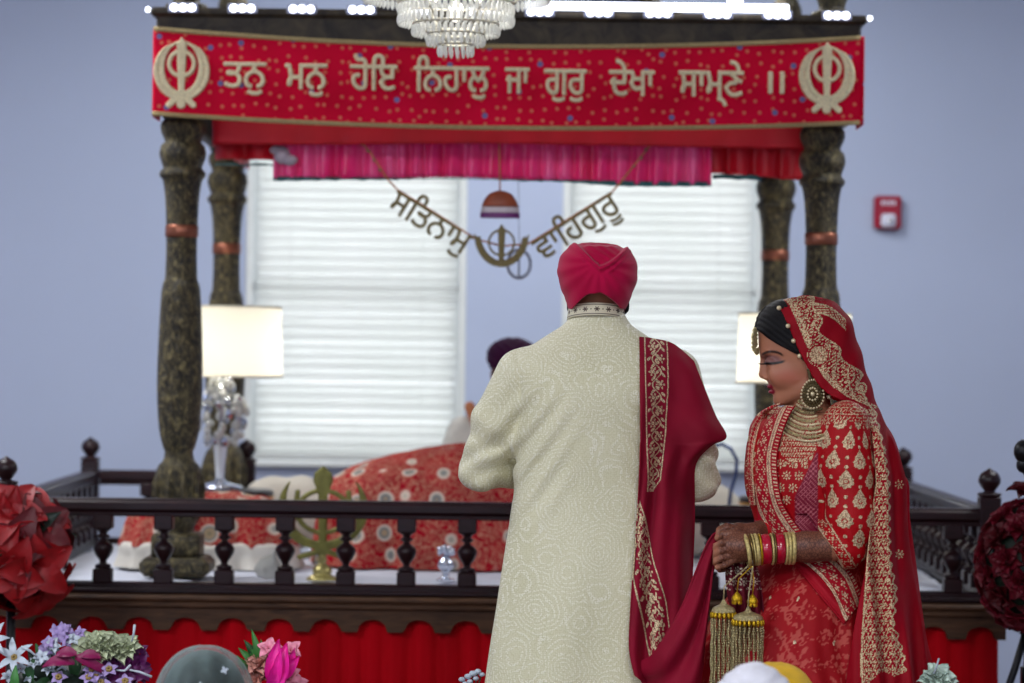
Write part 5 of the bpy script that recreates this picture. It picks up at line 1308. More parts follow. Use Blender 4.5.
# necklace: rows of stones lying on the chest
DM2 = DM; t = MB(); tp_ = MB()
cx_, cy_ = 809.0, 385.0
for row in range(10):
    rad = 20+4.0*row; a0, a1 = (math.radians(76-.3*row), math.radians(126-.2*row))
    n_ = int((a1-a0)*rad/2.3)
    for k in range(n_+1):
        a = a0+(a1-a0)*k/n_; px_ = cx_+math.cos(a)*rad*.86; py_ = cy_+math.sin(a)*rad*1.0
        if px_ < 781+.22*max(0, 425-py_)*0 and row < 3: continue
        x, r, z = surf(np.array([px_]), np.array([py_]))
        if r[0] > .1: continue
        rb = (.0040, .0052)[(row+k) % 2] if row % 3 else .0046
        (tp_ if row % 2 else t).ball((x[0], r[0]-.0045, z[0]), rb*(.72 if row % 2 else .95), 6, 5)
nk_ = t.build('necklace', M_ant, bride); tp_.build('pearl_row', M_pearl, nk_)
# bangles on the near forearm
def torus(mb, c, ax_, R, r, n=36, m_=8, sx=1.0):
    ax_ = Vector(ax_).normalized(); u = ax_.cross(Vector((0, 0, 1))).normalized(); v = ax_.cross(u); V = []; F_ = []
    for i in range(n):
        a = 2*math.pi*i/n; d = u*math.cos(a)+v*math.sin(a)
        for j in range(m_):
            b = 2*math.pi*j/m_; V.append(Vector(c)+d*(R+r*math.cos(b))+ax_*(r*sx*math.sin(b)))
    for i in range(n):
        for j in range(m_): F_.append((i*m_+j, i*m_+(j+1) % m_, ((i+1) % n)*m_+(j+1) % m_, ((i+1) % n)*m_+j))
    mb.add(V, F_)
M_ivory = simple('ivory_gold_bangle', (204, 184, 118), .35, .35, .3, 160, .4); M_redb = simple('red_bangle', (168, 4, 40), .22, 0, .08, 20, 0, coat=.6); M_brz = simple('bronze_bangle', (132, 110, 60), .3, .7, .3)
FA = (EL-WR); FA = FA/np.linalg.norm(FA)
for px_, wd, R, mt, tilt in ((747, 2.1, .0395, M_ivory, .14), (751, .8, .0385, M_brz, .12), (753.3, 1.0, .0385, M_ivory, .1), (756.6, 2.0, .0385, M_ivory, .08), (760, 1.0, .038, M_yg, .05), (765.6, 4.8, .0365, M_redb, .03), (771.8, 1.1, .038, M_ivory, .02), (774.2, .9, .0378, M_brz, 0), (779.6, 4.6, .0365, M_redb, 0), (785.6, 1.4, .0385, M_ivory, -.02), (788.8, 1.6, .0388, M_ivory, -.03), (792.6, 2.0, .039, M_ivory, -.04)):
    t_ = (px_-752)/(851-752); c = WR+(EL-WR)*t_; c = c+np.array((0, 0, -.002)); ax_ = FA+np.array((0, 0, tilt)); mb = MB()
    torus(mb, c, ax_, R-.0022, .0034 if wd < 3 else .0030, 40, 8, wd*.00246/(.0034 if wd < 3 else .0030))
    mb.build('bangle', mt, bride)
# hanging wrist ornaments: gold umbrellas with chain fringes
k0 = WR+np.array((.004, -.035, -.035))
def hang(name, px_, py_, r, dy, n_, ztop):
    c = B(px_, py_, dy); t = MB(); t.lathe(smooth_prof([(r, -.002), (r, .003), (r*.88, .009), (r*.55, .014), (.009, .018), (.005, .024), (.002, .030)], 3), tuple(c), 26)
    t.tube([c+np.array((0, 0, .03)), c+np.array((.001, 0, .06)), ztop], .0018, 6)
    o = t.build(name, M_ant, bride)
    lf_ = MB(); chn = MB()
    for k in range(n_):
        a = 2*math.pi*k/n_; d = np.array((math.cos(a)*r, math.sin(a)*r, 0)); lf_.ball(c+d+np.array((0, 0, -.008)), .0052, 8, 6, (.8, .8, 1.5))
        for j in range(26): chn.ball(c+d*(1+.02*math.sin(j*.5+k))+np.array((.0007*math.sin(j+k), 0, -.020-.0066*j)), .0030, 5, 4, (1, 1, 1.25))
    lf_.build('gold_leaf', M_yg, o); chn.build('chain_fringe', M_ant, o)['kind'] = 'stuff'
hang('wrist_ornament', 723.5, 611.5, .0285, -.20, 16, B(748, 566, -.2)); hang('wrist_ornament', 748, 619, .036, -.225, 20, B(753, 566, -.215))
for (a, b, c_, d) in ((737, 597, .011, -.19), (752.5, 599.5, .012, -.215)):
    c = B(a, b, d); t = MB(); t.lathe(smooth_prof([(.010, -.012), (.0135, -.006), (.011, .002), (.006, .008), (.0025, .012)], 3), tuple(c), 12)
    for k in range(6): aa = k*math.pi/3; t.ball(c+np.array((.009*math.cos(aa), .009*math.sin(aa), -.013)), .0038, 6, 5, (1, 1, 1.5))
    t.tube([c+np.array((0, 0, .01)), B(a+1.5, b-18, d), B(752, 566, d)], .0016, 5); t.build('tulip_charm', M_yg, bride)
# ------------------------------------------------------------------ things on the platform
m = N('red_floral_brocade'); v = m.obj(); w1 = m.noise(7, v, 3, .6, 1.0)
cell = m.n('ShaderNodeTexVoronoi', {'Vector': v, 'Scale': 9.5, 'Randomness': .55}); cd = cell.outputs['Distance']; cc_ = cell.outputs['Color']
fine = m.noise(34, v, 3, .55, 2.2); vin = m.ramp(fine, [(.47, 0.0), (.50, 1.0), (.56, 1.0), (.59, 0.0)])
ctr = m.ramp(cd, [(.0, lin((120, 116, 96))), (.16, lin((178, 152, 118))), (.22, lin((112, 120, 124))), (.29, lin((216, 200, 180))), (.36, lin((176, 14, 34)))])
inn = m.ramp(cd, [(.30, 1.0), (.38, 0.0)]); red = m.ramp(w1, [(.35, lin((138, 0, 20))), (.6, lin((166, 2, 28)))])
c = m.mix(m.math('MULTIPLY', vin, .62), red, lin((196, 148, 120))); c = m.mix(inn, c, ctr)
m.p(col=c, rough=.75, spec=.15); m.bump(m.math('ADD', vin, inn), .3, .004); M_broc = m.m
def mound(name, x0, x1, y0, y1, prof, mat, parent, e=4.0, fold=.012, nt=220, seed=0, thick=.004):
    """cloth laid over a box-like heap: prof = [(shrink, z)]"""
    cx, cy, rx, ry = (x0+x1)/2, (y0+y1)/2, (x1-x0)/2, (y1-y0)/2; th = np.linspace(0, 2*np.pi, nt, endpoint=False)
    P_ = np.array(smooth_prof(prof, 8)); A = np.zeros((len(P_), nt, 3)); c, s_ = np.cos(th), np.sin(th); q = (np.abs(c)**e+np.abs(s_)**e)**(-1/e)
    zmin, zmax = P_[:, 1].min(), P_[:, 1].max()
    for i, (k, z) in enumerate(P_):
        lo = 1-(z-zmin)/(zmax-zmin); f = fold*lo*(np.sin(th*19+seed)+.6*np.sin(th*31+2*seed))
        A[i, :, 0] = cx+c*q*(rx*k+f); A[i, :, 1] = cy+s_*q*(ry*k+f); A[i, :, 2] = z+.012*(1-lo)*vnoise(c*3+5*k, s_*3, 0*c+seed)
    return grid(name, A, mat, parent, thick, close=True)
PT = PZ+.014
th_ = thing('scripture_throne', 'large heap of red floral brocade cloths over the throne at the centre of the platform', 'draped throne', (-.05, 10.22, PT))
def trel(prof): return [(k, z) for k, z in prof]
o = mound('brocade_cover', -.655, .66, -.33, .33, [(1.0, .0), (.99, .10), (.975, .20), (.95, .27), (.87, .325), (.72, .365), (.50, .405), (.30, .425), (.15, .43), (.01, .43)], M_broc, th_, 3.2, .016, 260, 1)
MB().box(-.48, .48, -.2, .2, .0, .18, .02).build('frame', M_wood, th_, False)
M_crm = simple('cream_cloth', (214, 208, 196), .8, bump=.15, scale=6)
cu = thing('draped_cushion', 'low red brocade cushion with white border behind the front left column', 'cushion', (-1.09, 9.98, PT))
mound('brocade_cover', -.29, .33, -.20, .20, [(1.0, .075), (.97, .12), (.88, .19), (.66, .235), (.35, .25), (.01, .255)], M_broc, cu, 3, .008, 160, 2)
mound('white_border', -.295, .335, -.205, .205, [(1.04, .0), (1.0, .04), (.985, .085), (.8, .09), (.1, .09)], M_crm, cu, 3, .008, 160, 2)
def pillow(label, x, y, z, sx, sy, sz, ry=0, rx=0, mat=None):
    s = SDF((-sx-.02, -sy-.02, -sz-.02), (sx+.02, sy+.02, sz+.02), .008)
    s.field(lambda X, Y, Z: ((np.abs(X/sx)**3.2+np.abs(Y/sy)**3.2+np.abs(Z/(sz*(1-.35*np.abs(X/sx)**3*np.abs(Y/sy)**0)))**2.2)**(1/2.6)-1)*min(sx, sy, sz)*.7)
    s.perturb(lambda X, Y, Z: .006*vnoise(X*14, Y*14, Z*9)); V, Q = s.net(2)
    R = rot_m(rx, ry, 0); V = V @ R.T
    zmin = V[:, 2].min(); V[:, 2] -= zmin
    o = mesh('pillow', V, Q, mat or M_crm, None, loc=(x, y, z)); return tag(o, label, 'pillow')
pillow('big white pillow leaning at the left end of the brocade throne', -.86, 10.80, PT, .19, .11, .14, 0, -.3)
pillow('white pillow lying at the right end of the platform behind the groom and bride', .72, 10.80, PT, .20, .14, .14)
s = SDF((-.06, -.05, -.01), (.06, .05, .11), .004); s.ell((0, 0, .03), (.045, .035, .04), k=0); s.cap((.01, 0, .05), (.02, 0, .085), .022, .006, .02); s.perturb(lambda X, Y, Z: .004*vnoise(X*60, Y*60, Z*40)); V, Q = s.net(1)
V[:, 2] -= V[:, 2].min()
tag(mesh('cloth_bundle', V, Q, simple('grey_cloth', (178, 176, 168), .8), loc=tuple(P(268, 575, 9.42)[:2])+(PT,)), 'small grey tied cloth bundle behind the railing left of the khanda stand', 'bundle')
# khanda on a bell foot
kx = float(P(323, 500, 9.40)[0]); ks = thing('khanda_stand', 'brass khanda emblem on a bell-shaped foot standing behind the front railing', 'emblem', (kx, 9.40, PT))
M_brass = simple('aged_brass', (112, 108, 52), .38, .5, .3, 30, .2); M_brass2 = simple('bright_brass', (172, 160, 100), .3, .6, .2)
def kst(X, Z):
    A = np.abs(X); d = np.abs(np.sqrt((X/1.0)**2+((Z-.19))**2)-.085)-.0095
    w = np.interp(Z, [-.02, .05, .26, .315, .345, .375], [.012, .014, .016, .034, .030, .001]); d = np.minimum(d, np.maximum(A-w, np.abs(Z-.175)-.20))
    o = (np.sqrt(((A)/.152)**2+((Z-.20)/.165)**2)-1)*.152; i = (np.sqrt(((A)/.122)**2+((Z-.235)/.165)**2)-1)*.122
    d = np.minimum(d, np.maximum(np.maximum(o, -i), np.maximum(Z-.335+.4*(.14-A), .01-A)))
    q, _ = seg2(A, Z, .0, .035, .075, .005); d = np.minimum(d, q-.011)
    q, _ = seg2(A, Z, .085, .27, .105, .10); d = np.minimum(d, q-.009)
    return d
V, Q = relief(kst, -.17, .17, -.04, .39, .007, .0035); V[:, 2] = V[:, 2]*.83+.072; mesh('khanda', V, Q, M_brass, ks)
MB().lathe(smooth_prof([(.052, 0), (.052, .006), (.044, .012), (.030, .020), (.034, .030), (.026, .044), (.012, .056), (.016, .064), (.012, .075), (.009, .085)], 3), n=28).build('foot', M_brass2, ks)
# little silver figure behind the railing
sx_ = float(P(446, 560, 9.42)[0]); si = thing('silver_ornament', 'small shiny silver ornament behind the railing, left of the groom', 'ornament', (sx_, 9.42, PT))
MB().lathe(smooth_prof([(.030, 0), (.030, .006), (.014, .012), (.012, .03), (.026, .045), (.028, .06), (.016, .078), (.008, .09), (.012, .10), (.002, .112)], 3), n=20).build('vase', M_chrome, si)
mb = MB()
for k in range(7): a = k*.9; mb.ball((.022*math.cos(a), .018*math.sin(a), .098+.006*(k % 3)), .010, 8, 6, (1, 1, 1.4))
mb.build('silver_buds', M_chrome, si)
# stand with a curved tube at the right
mt = simple('blue_grey_metal', (70, 86, 130), .3, .6)
q0 = P(736, 500, 10.5); sd = thing('curved_tube_stand', 'thin blue grey metal stand with a curved tube, seen between the groom and the bride', 'stand', (q0[0], 10.5, PT))
def rr_(a, b): p = P(a, b, 10.5); return (p[0]-q0[0], 0, p[2]-PT)
MB().tube([rr_(712, 447), rr_(722, 444), rr_(731, 449), rr_(737, 460), rr_(736, 474), rr_(731, 490), rr_(729, 508), (-.03, 0, .02)], .007, 8).build('tube', mt, sd)
MB().lathe([(.085, 0), (.085, .01), (.02, .02)], (-.03, 0, 0), 24).build('base', mt, sd)
# ------------------------------------------------------------------ attendant seated behind the throne
ax0 = float(P(512, 400, 11.0)[0]); AY = 11.0
at = thing('person', 'attendant in dark purple turban and pale clothes seated behind the throne, facing the couple', 'person', (ax0, AY, PT))
def Q3(a, b, dy=0): p = P(a, b, AY); return np.array([p[0]-ax0, dy, p[2]-PT])
hz0 = .82-.105
s = SDF((-.14, -.2, .4), (.14, .14, .90), .005)
hd = Q3(509, 372)[2]
s.ell((0, -.01, hd), (.074, .09, .10), k=0); s.ell((0, -.05, hd-.05), (.055, .045, .05), k=.03); s.cap((0, 0, hd-.22), (0, 0, hd-.04), .055, .05, .02)
s.cap((0, -.095, hd+.0), (0, -.118, hd-.03), .009, .013, .01)
for sg in (-1, 1): s.ell((sg*.032, -.098, hd+.005), (.015, .01, .009), k=.01, mode='sub'); s.ell((sg*.032, -.088, hd+.003), (.012, .01, .009), k=.004); s.ell((sg*.076, 0, hd-.01), (.01, .02, .03), k=.005)
V, Q = s.net(1); mesh('body', V, Q, M_skin_g, at)
s = SDF((-.12, -.17, hd-.16), (.12, .1, hd+.06), .005); s.ell((0, -.045, hd-.075), (.062, .066, .07), k=0); s.cap((-.066, -.02, hd), (-.055, -.04, hd-.06), .014, .02, .02); s.cap((.066, -.02, hd), (.055, -.04, hd-.06), .014, .02, .02)
V, Q = s.net(1); mesh('beard', V, Q, M_hair, at)
s = SDF((-.14, -.16, hd-.03), (.14, .15, hd+.17), .005)
s.loft([(hd+.015, 0, 0, .090, .105), (hd+.05, 0, 0, .102, .118), (hd+.085, 0, 0, .098, .112), (hd+.115, 0, 0, .075, .085), (hd+.135, 0, 0, .03, .04)], 0)
s.cap((0, .03, hd-.02), (0, .03, hd+.02), .075, .08, .02); x, y, z = s.ax()
s.perturb(lambda X, Y, Z: .003*np.sin((Z-.9*np.abs(X))*190)*sstep(.05, -.05, Y)); V, Q = s.net(1); mesh('turban', V, Q, simple('purple_turban_cloth', (66, 18, 58), .75, spec=.2), at)
M_kurta = simple('pale_kurta_cloth', (206, 202, 192), .8, bump=.1)
s = SDF((-.46, -.42, 0), (.46, .26, .62), .009)
s.loft([(.02, 0, 0, .19, .16), (.15, 0, .0, .19, .14), (.3, 0, 0, .185, .13), (.44, 0, 0, .205, .12), (.50, 0, 0, .19, .10), (.545, 0, 0, .12, .075), (.58, 0, 0, .065, .06)], 0, 2.3)
for sg in (-1, 1):
    s.chain([(sg*.19, 0, .46), (sg*.27, -.06, .24), (sg*.12, -.26, .20)], [.062, .055, .04], .03)
    s.chain([(sg*.10, 0, .09), (sg*.36, -.16, .10), (-sg*.02, -.30, .07)], [.09, .08, .06], .03)
s.perturb(lambda X, Y, Z: .006*vnoise(X*14, Y*14, Z*10)); x, y, z = s.ax(); s.f = np.maximum(s.f, .004-z); V, Q = s.net(1); mesh('robe', V, Q, M_kurta, at)
MB().tube([(-.155, .06, .535), (-.165, -.03, .56), (-.14, -.10, .50), (-.06, -.155, .36), (.04, -.16, .25), (.14, -.13, .14)], .022, 8).build('sash', simple('ochre_sash', (176, 104, 60), .7), at)
# ------------------------------------------------------------------ flowers
def petal(mb, base, d, up, L, w, curl=.3, cup=.2, n=7, tipw=.0):
    """pointed petal from base along d"""
    d = Vector(d).normalized(); up = Vector(up); up = (up-d*up.dot(d)).normalized(); sd_ = d.cross(up); V = []; F_ = []; m_ = 5
    for i in range(n+1):
        t = i/n; ww = w*(math.sin(math.pi*min(1, t*.92+.06))**(.8 if w < .045 else .55))*(1-.25*t); c = Vector(base)+d*L*t+up*L*(.35*t*(1-t)*2-curl*t*t)
        for j in range(m_):
            u = j/(m_-1)*2-1; V.append(c+sd_*ww*u+up*cup*w*u*u)
    for i in range(n):
        for j in range(m_-1): a = i*m_+j; F_.append((a, a+1, a+m_+1, a+m_))
    b = len(V); V += [v-up*.0012 for v in V]; F_ += [tuple(reversed([k+b for k in f])) for f in F_]
    mb.add(V, F_)
def sph(rn, front=True):
    while True:
        v = Vector((rn.uniform(-1, 1), rn.uniform(-1, 1), rn.uniform(-1, 1)))
        if .1 < v.length < 1 and not (front and v.y > .35): return v.normalized()
def leafmat(name, c, var=.18): return simple(name, c, .55, 0, var, 40, .1)
M_poin = leafmat('red_petal', (142, 0, 10)); M_poind = leafmat('dark_red_petal', (88, 0, 14)); M_rose = leafmat('deep_rose_petal', (112, 4, 30)); M_leaf = leafmat('green_leaf', (30, 74, 34)); M_leafd = leafmat('dark_green_leaf', (16, 34, 22)); M_leafl = leafmat('light_green_leaf', (52, 116, 46))
M_blkm = simple('black_metal', (18, 18, 22), .4, .5); M_stem_ = leafmat('stem_green', (34, 56, 30))
def flower(name, mat, parent, c, d, n, L, w, rings=2, curl=.3, rn=None, core=None, spread=(1.25, .6)):
    mb = MB(); d = Vector(d).normalized(); a = d.orthogonal().normalized(); b = d.cross(a)
    for r in range(rings):
        sp = spread[0]+(spread[1]-spread[0])*(r/max(1, rings-1)); k0_ = rn.random()*6
        for k in range(n-r):
            t = 2*math.pi*k/(n-r)+k0_+.15*rn.uniform(-1, 1); e = a*math.cos(t)+b*math.sin(t); dd = e*math.sin(sp)+d*math.cos(sp)
            petal(mb, Vector(c)+e*.002, dd, d, L*(1-.22*r)*rn.uniform(.85, 1.1), w*(1-.15*r), curl)
    o = mb.build(name, mat, parent)
    if core: 
        q = MB()
        for k in range(6): q.ball(Vector(c)+d*.006+(a*math.cos(k)+b*math.sin(k))*.005, .004, 6, 5)
        q.build('flower_centre', core, o)
    return o
def rose(name, mat, parent, c, r, d, rn):
    mb = MB(); d = Vector(d).normalized(); a = d.orthogonal().normalized(); b = d.cross(a)
    for ring, (n, sp, s_) in enumerate(((3, .12, .62), (4, .42, .75), (5, .75, .9), (6, 1.1, 1.0))):
        for k in range(n):
            t = 2*math.pi*k/n+ring*.7+rn.random()*.3; e = a*math.cos(t)+b*math.sin(t)
            petal(mb, Vector(c)-d*r*.4+e*r*.12, e*math.sin(sp)+d*math.cos(sp), -e*math.cos(sp)+d*math.sin(sp), r*1.25*s_, r*.62*s_, .25, .45, 5)
    return mb.build(name, mat, parent)
M_yel = simple('yellow_bead', (140, 116, 60), .5)
# left arrangement of large red petals on a stand
rn = random.Random(11); c = P(12, 548, 8.5); t = thing('flower_arrangement', 'large red silk flower arrangement on a black stand at the left edge', 'flowers', (c[0], 8.5, 0)); cz = c[2]
for k in range(24):
    v = sph(rn); r_ = rn.uniform(.08, .135); cc = Vector((v.x*r_*1.0, v.y*r_, cz+v.z*r_*1.15)); flower('blossom', M_poin if k % 3 else M_poind, t, cc, v+Vector((0, -.3, 0)), 5, .115, .050, 1, .30, rn, None, (1.0, .6))
for a, b, ln in ((18, 492, .13), (40, 520, .12), (58, 553, .13), (30, 505, .10), (62, 575, .09), (5, 500, .12)):
    p = P(a, b, 8.42); q = Vector((p[0]-c[0], -.08, p[2])); o_ = Vector((0, -.02, cz)); dd = (q-o_); mb = MB()
    petal(mb, o_+dd*.45, dd+Vector((0, -.05, .02)), (0, -1, .1), ln, .036, .1, .25); mb.build('long_petal', M_poin, t)
for k in range(8): v = sph(rn); mb = MB(); petal(mb, Vector((v.x*.1, v.y*.1, cz+v.z*.1)), v, (0, -1, .2), .11, .03, .3); mb.build('leaf', M_leafd, t)
MB().ball((0, 0, cz), .13, 16, 10).build('moss_ball', M_leafd, t)
MB().tube([(0, 0, cz-.1), (0, 0, .03)], .014, 8).lathe([(.15, 0), (.15, .012), (.03, .03)], n=24).build('stand', M_blkm, t)
# right ball of deep red roses on a tripod
c = P(1030, 566, 8.3); t = thing('flower_arrangement', 'ball of dark red roses on a black tripod at the right edge', 'flowers', (c[0], 8.3, 0)); cz = c[2]
n_ = 46
for k in range(n_):
    zf = 1-2*(k+.5)/n_; rr = math.sqrt(1-zf*zf); a = k*2.39996; v = Vector((rr*math.cos(a), rr*math.sin(a), zf)); 
    if v.y > .6: continue
    rose('rose', M_rose if k % 3 else M_poind, t, (v.x*.145, v.y*.145, cz+v.z*.185), .045, v, rn)
MB().ball((0, 0, cz), .145, 16, 10, (1, 1, 1.25)).build('moss_ball', M_leafd, t)
rose('rose', M_poind, t, (-.02, -.02, cz+.225), .042, (0, -.4, 1), rn)
for a in (3.6, 5.6, 1.5):
    MB().tube([(0, 0, cz-.16), (.05*math.cos(a), .05*math.sin(a), cz-.3), (.30*math.cos(a), .30*math.sin(a), .012)], .011, 8).ball((.30*math.cos(a), .30*math.sin(a), .014), .014, 8, 6).build('leg', M_blkm, t)
MB().tube([(0, 0, cz-.1), (0, 0, cz-.55)], .014, 8).box(-.022, .022, -.022, .022, cz-.36, cz-.30).build('pole', M_blkm, t)
# dark round-topped stand high at the right edge
c = P(1024, 455, 8.0); t = thing('black_stand', 'dark stand with a round double-bulged top at the very right edge above the roses', 'stand', (c[0], 8.0, 0))
MB().ball((0, 0, c[2]+.01), .030, 14, 10, (1, 1, 1.15)).ball((-.004, 0, c[2]-.028), .018, 12, 8, (1, 1, 1.3)).build('round_top', M_blkm, t)
MB().tube([(0, 0, c[2]-.04), (.05, .02, c[2]-.14), (.06, .03, .02)], .008, 8).lathe([(.12, 0), (.12, .015), (.02, .025)], (.06, .03, 0), 24).build('pole', M_blkm, t)
# bottom-left bouquet
M_lil = leafmat('lilac_petal', (150, 130, 178)); M_crmf = leafmat('cream_petal', (176, 184, 152)); M_wht = leafmat('white_petal', (176, 186, 196)); M_mag = leafmat('magenta_petal', (124, 14, 72)); M_pur = leafmat('purple_petal', (84, 10, 76)); M_hot = leafmat('hot_pink_petal', (228, 24, 150)); M_pink = leafmat('soft_pink_petal', (222, 138, 160)); M_peach = leafmat('dusty_rose_petal', (196, 140, 126))
FY = 6.6; c = P(72, 690, FY); t = thing('flower_arrangement', 'mixed bouquet of lilac, cream, white and magenta flowers at the bottom left corner', 'flowers', (c[0], FY, 0))
def L_(a, b, dy=0): p = P(a, b, FY); return Vector((p[0]-c[0], dy, p[2]))
fw = (0, -.8, .6)
for a, b, dy in ((60, 633, 0), (70, 640, -.02), (55, 642, -.02), (64, 630, .02), (76, 636, 0), (50, 650, 0), (46, 656, -.02)):
    for q in range(4): flower('blossom', M_lil if b < 640 or q % 2 else M_wht, t, L_(a+rn.uniform(-5, 5), b+rn.uniform(-4, 4), dy+rn.uniform(-.01, .01)), (rn.uniform(-.5, .5), -1, rn.uniform(0, .8)), 5, .016, .0065, 1, .2, rn)
for a, b, r_ in ((92, 646, .030), (102, 644, .026), (117, 647, .028), (128, 646, .022)):
    for ring in range(1): rose('carnation', M_crmf, t, L_(a, b, -.02), r_*1.3, (rn.uniform(-.2, .2), -.8, .6), rn)
flower('lily', M_wht, t, L_(17, 657, -.03), (-.1, -.9, .5), 6, .052, .0095, 1, .15, rn, M_yel)
flower('lily', M_wht, t, L_(-4, 640, -.03), (-.1, -.9, .5), 6, .045, .009, 1, .15, rn, M_yel)
for a, b in ((22, 668), (35, 662), (42, 657), (30, 676), (50, 668), (10, 676)): flower('blossom', M_wht, t, L_(a, b, -.02), fw, 6, .017, .006, 2, .2, rn)
for (a, b, x2, y2, w_) in ((78, 662, 48, 661, .020), (78, 656, 108, 668, .022), (80, 653, 60, 652, .018), (84, 655, 104, 654, .016)):
    p, q = L_(a, b, -.05), L_(x2, y2, -.05); mb = MB(); petal(mb, p, q-p, (0, -.7, .7), (q-p).length*1.1, w_, .25, .3); mb.build('orchid_petal', M_mag, t)
for k in range(16): flower('blossom', M_pur, t, L_(118+rn.uniform(-12, 26), 664+rn.uniform(-13, 16), rn.uniform(-.03, .02)), (rn.uniform(-.6, .8), -1, rn.uniform(-.3, .7)), 5, .028, .012, 1, .3, rn)
for a, b in ((95, 668), (92, 676), (100, 672), (112, 668), (128, 680), (104, 681), (62, 676)): flower('blossom', M_lil, t, L_(a, b, -.045), fw, 5, .020, .008, 1, .25, rn, M_yel)
for pts in (((134, 640), (136, 632), (137, 623)), ((132, 668), (142, 670), (154, 675)), ((40, 655), (33, 649), (24, 645)), ((118, 668), (127, 669), (133, 663)), ((60, 668), (65, 665), (69, 668))):
    MB().tube([L_(a, b, -.04) for a, b in pts], [.0022, .003, .0034], 6).build('curly_twig', M_wht, t)
for k in range(18):
    v = sph(rn); mb = MB(); petal(mb, L_(70+rn.uniform(-50, 55), 684+rn.uniform(-14, 10), .01), v+Vector((0, 0, .6)), (0, -1, .2), .09, .018, .3); mb.build('leaf', M_leafd if k % 3 else M_leaf, t)
mb = MB(); petal(mb, L_(20, 690, -.06), (0, -.1, 1), (0, -1, 0), .065, .012, .1); mb.build('leaf', M_leafl, t)
bz = L_(70, 690)[2]; MB().lathe(smooth_prof([(.08, 0), (.075, .02), (.04, .06), (.045, .35), (.09, bz-.08), (.11, bz-.03), (.10, bz-.02), (.02, bz-.05)], 4), (0, .03, 0), 24).build('vase', simple('dark_glass_vase', (30, 20, 34), .2), t)
MB().ball((0, .05, bz-.01), .14, 16, 10, (1.15, .5, .45)).build('foliage_core', M_leafd, t)
# bouquet with hot pink gladiolus beside the veiled guest
c = P(272, 690, FY); t = thing('flower_arrangement', 'bouquet of hot pink and dusty rose flowers with green leaves beside the veiled guest', 'flowers', (c[0], FY, 0))
for (a, b, x2, y2, w_) in ((276, 684, 280, 640, .024), (284, 682, 288, 643, .022), (282, 676, 300, 655, .017), (276, 674, 274, 650, .018), (286, 670, 296, 648, .016), (272, 690, 283, 655, .024)):
    p, q = L_(a, b, rn.uniform(-.06, -.03)), L_(x2, y2, -.06); mb = MB(); petal(mb, p, q-p, (rn.uniform(-.3, .3), -1, .1), (q-p).length*1.05, w_, .12, .5); mb.build('gladiolus_petal', M_hot, t)
for a, b, r_ in ((260, 661, .030), (255, 678, .026), (266, 672, .022), (248, 684, .02)): rose('rose', M_peach, t, L_(a, b, -.02), r_, (-.2, -.8, .6), rn)
for a, b in ((292, 650), (270, 648), (290, 676), (298, 683)): flower('blossom', M_pink, t, L_(a, b, -.03), fw, 5, .028, .012, 2, .3, rn)
for (a, b, x2, y2) in ((262, 668, 253, 630), (258, 664, 240, 648), (264, 664, 272, 638), (256, 660, 246, 640), (250, 668, 238, 656), (262, 660, 262, 640), (254, 662, 254, 644)):
    p, q = L_(a, b, .0), L_(x2, y2, -.02); mb = MB(); petal(mb, p, q-p, (rn.uniform(-.4, .4), -1, 0), (q-p).length, .011, .15, .3); mb.build('leaf', M_leafl if a % 4 else M_leaf, t)
MB().lathe(smooth_prof([(.07, 0), (.065, .02), (.035, .06), (.04, .35), (.06, bz-.06), (.065, bz-.02), (.01, bz-.04)], 4), (0, .03, 0), 24).build('vase', simple('dark_glass_vase2', (30, 20, 34), .2), t)
# sprig of small white buds and a pale carnation at the bottom
def sprig(label, px_, py_, Y, mat, spots, st_mat, pot=True):
    global c, FY
    FY = Y; c = P(px_, py_, Y); t = thing('flower_vase', label, 'flowers', (c[0], Y, 0))
    for a, b, r_ in spots:
        if r_ < .012: MB().ball(L_(a, b, -.01), r_, 8, 6, (1.2, 1, .9)).build('bud', mat, t)
        else: rose('carnation', mat, t, L_(a, b, -.01), r_, (0, -.8, .6), rn)
    z0_ = L_(px_, py_+18)[2]; mb = MB()
    for a, b, r_ in spots[:6]: mb.tube([L_(a, b, 0), (0, 0, z0_-.02)], .0018, 5)
    mb.build('stem', st_mat, t); MB().lathe(smooth_prof([(.05, 0), (.045, .02), (.02, .05), (.022, .3), (.04, z0_-.04), (.042, z0_), (.01, z0_-.03)], 4), n=20).build('vase', simple('pale_glass_vase', (120, 130, 140), .2), t); return t
sprig('small white bud sprig at the bottom left of the groom', 472, 678, 6.75, M_wht, [(462, 679, .007), (468, 676, .0075), (473, 673, .008), (478, 671, .007), (470, 681, .006), (482, 674, .006), (476, 678, .006), (465, 683, .006)], M_stem_)
t = sprig('pale green carnation in a vase at the lower right beside the bride', 938, 684, 6.62, leafmat('pale_mint_petal', (196, 214, 200)), [(938, 676, .032), (930, 680, .024), (946, 682, .022)], M_stem_)
MB().tube([L_(932, 672, -.03), L_(935, 664, -.03), L_(937, 657, -.03)], .0024, 6).build('white_twig', M_wht, t)
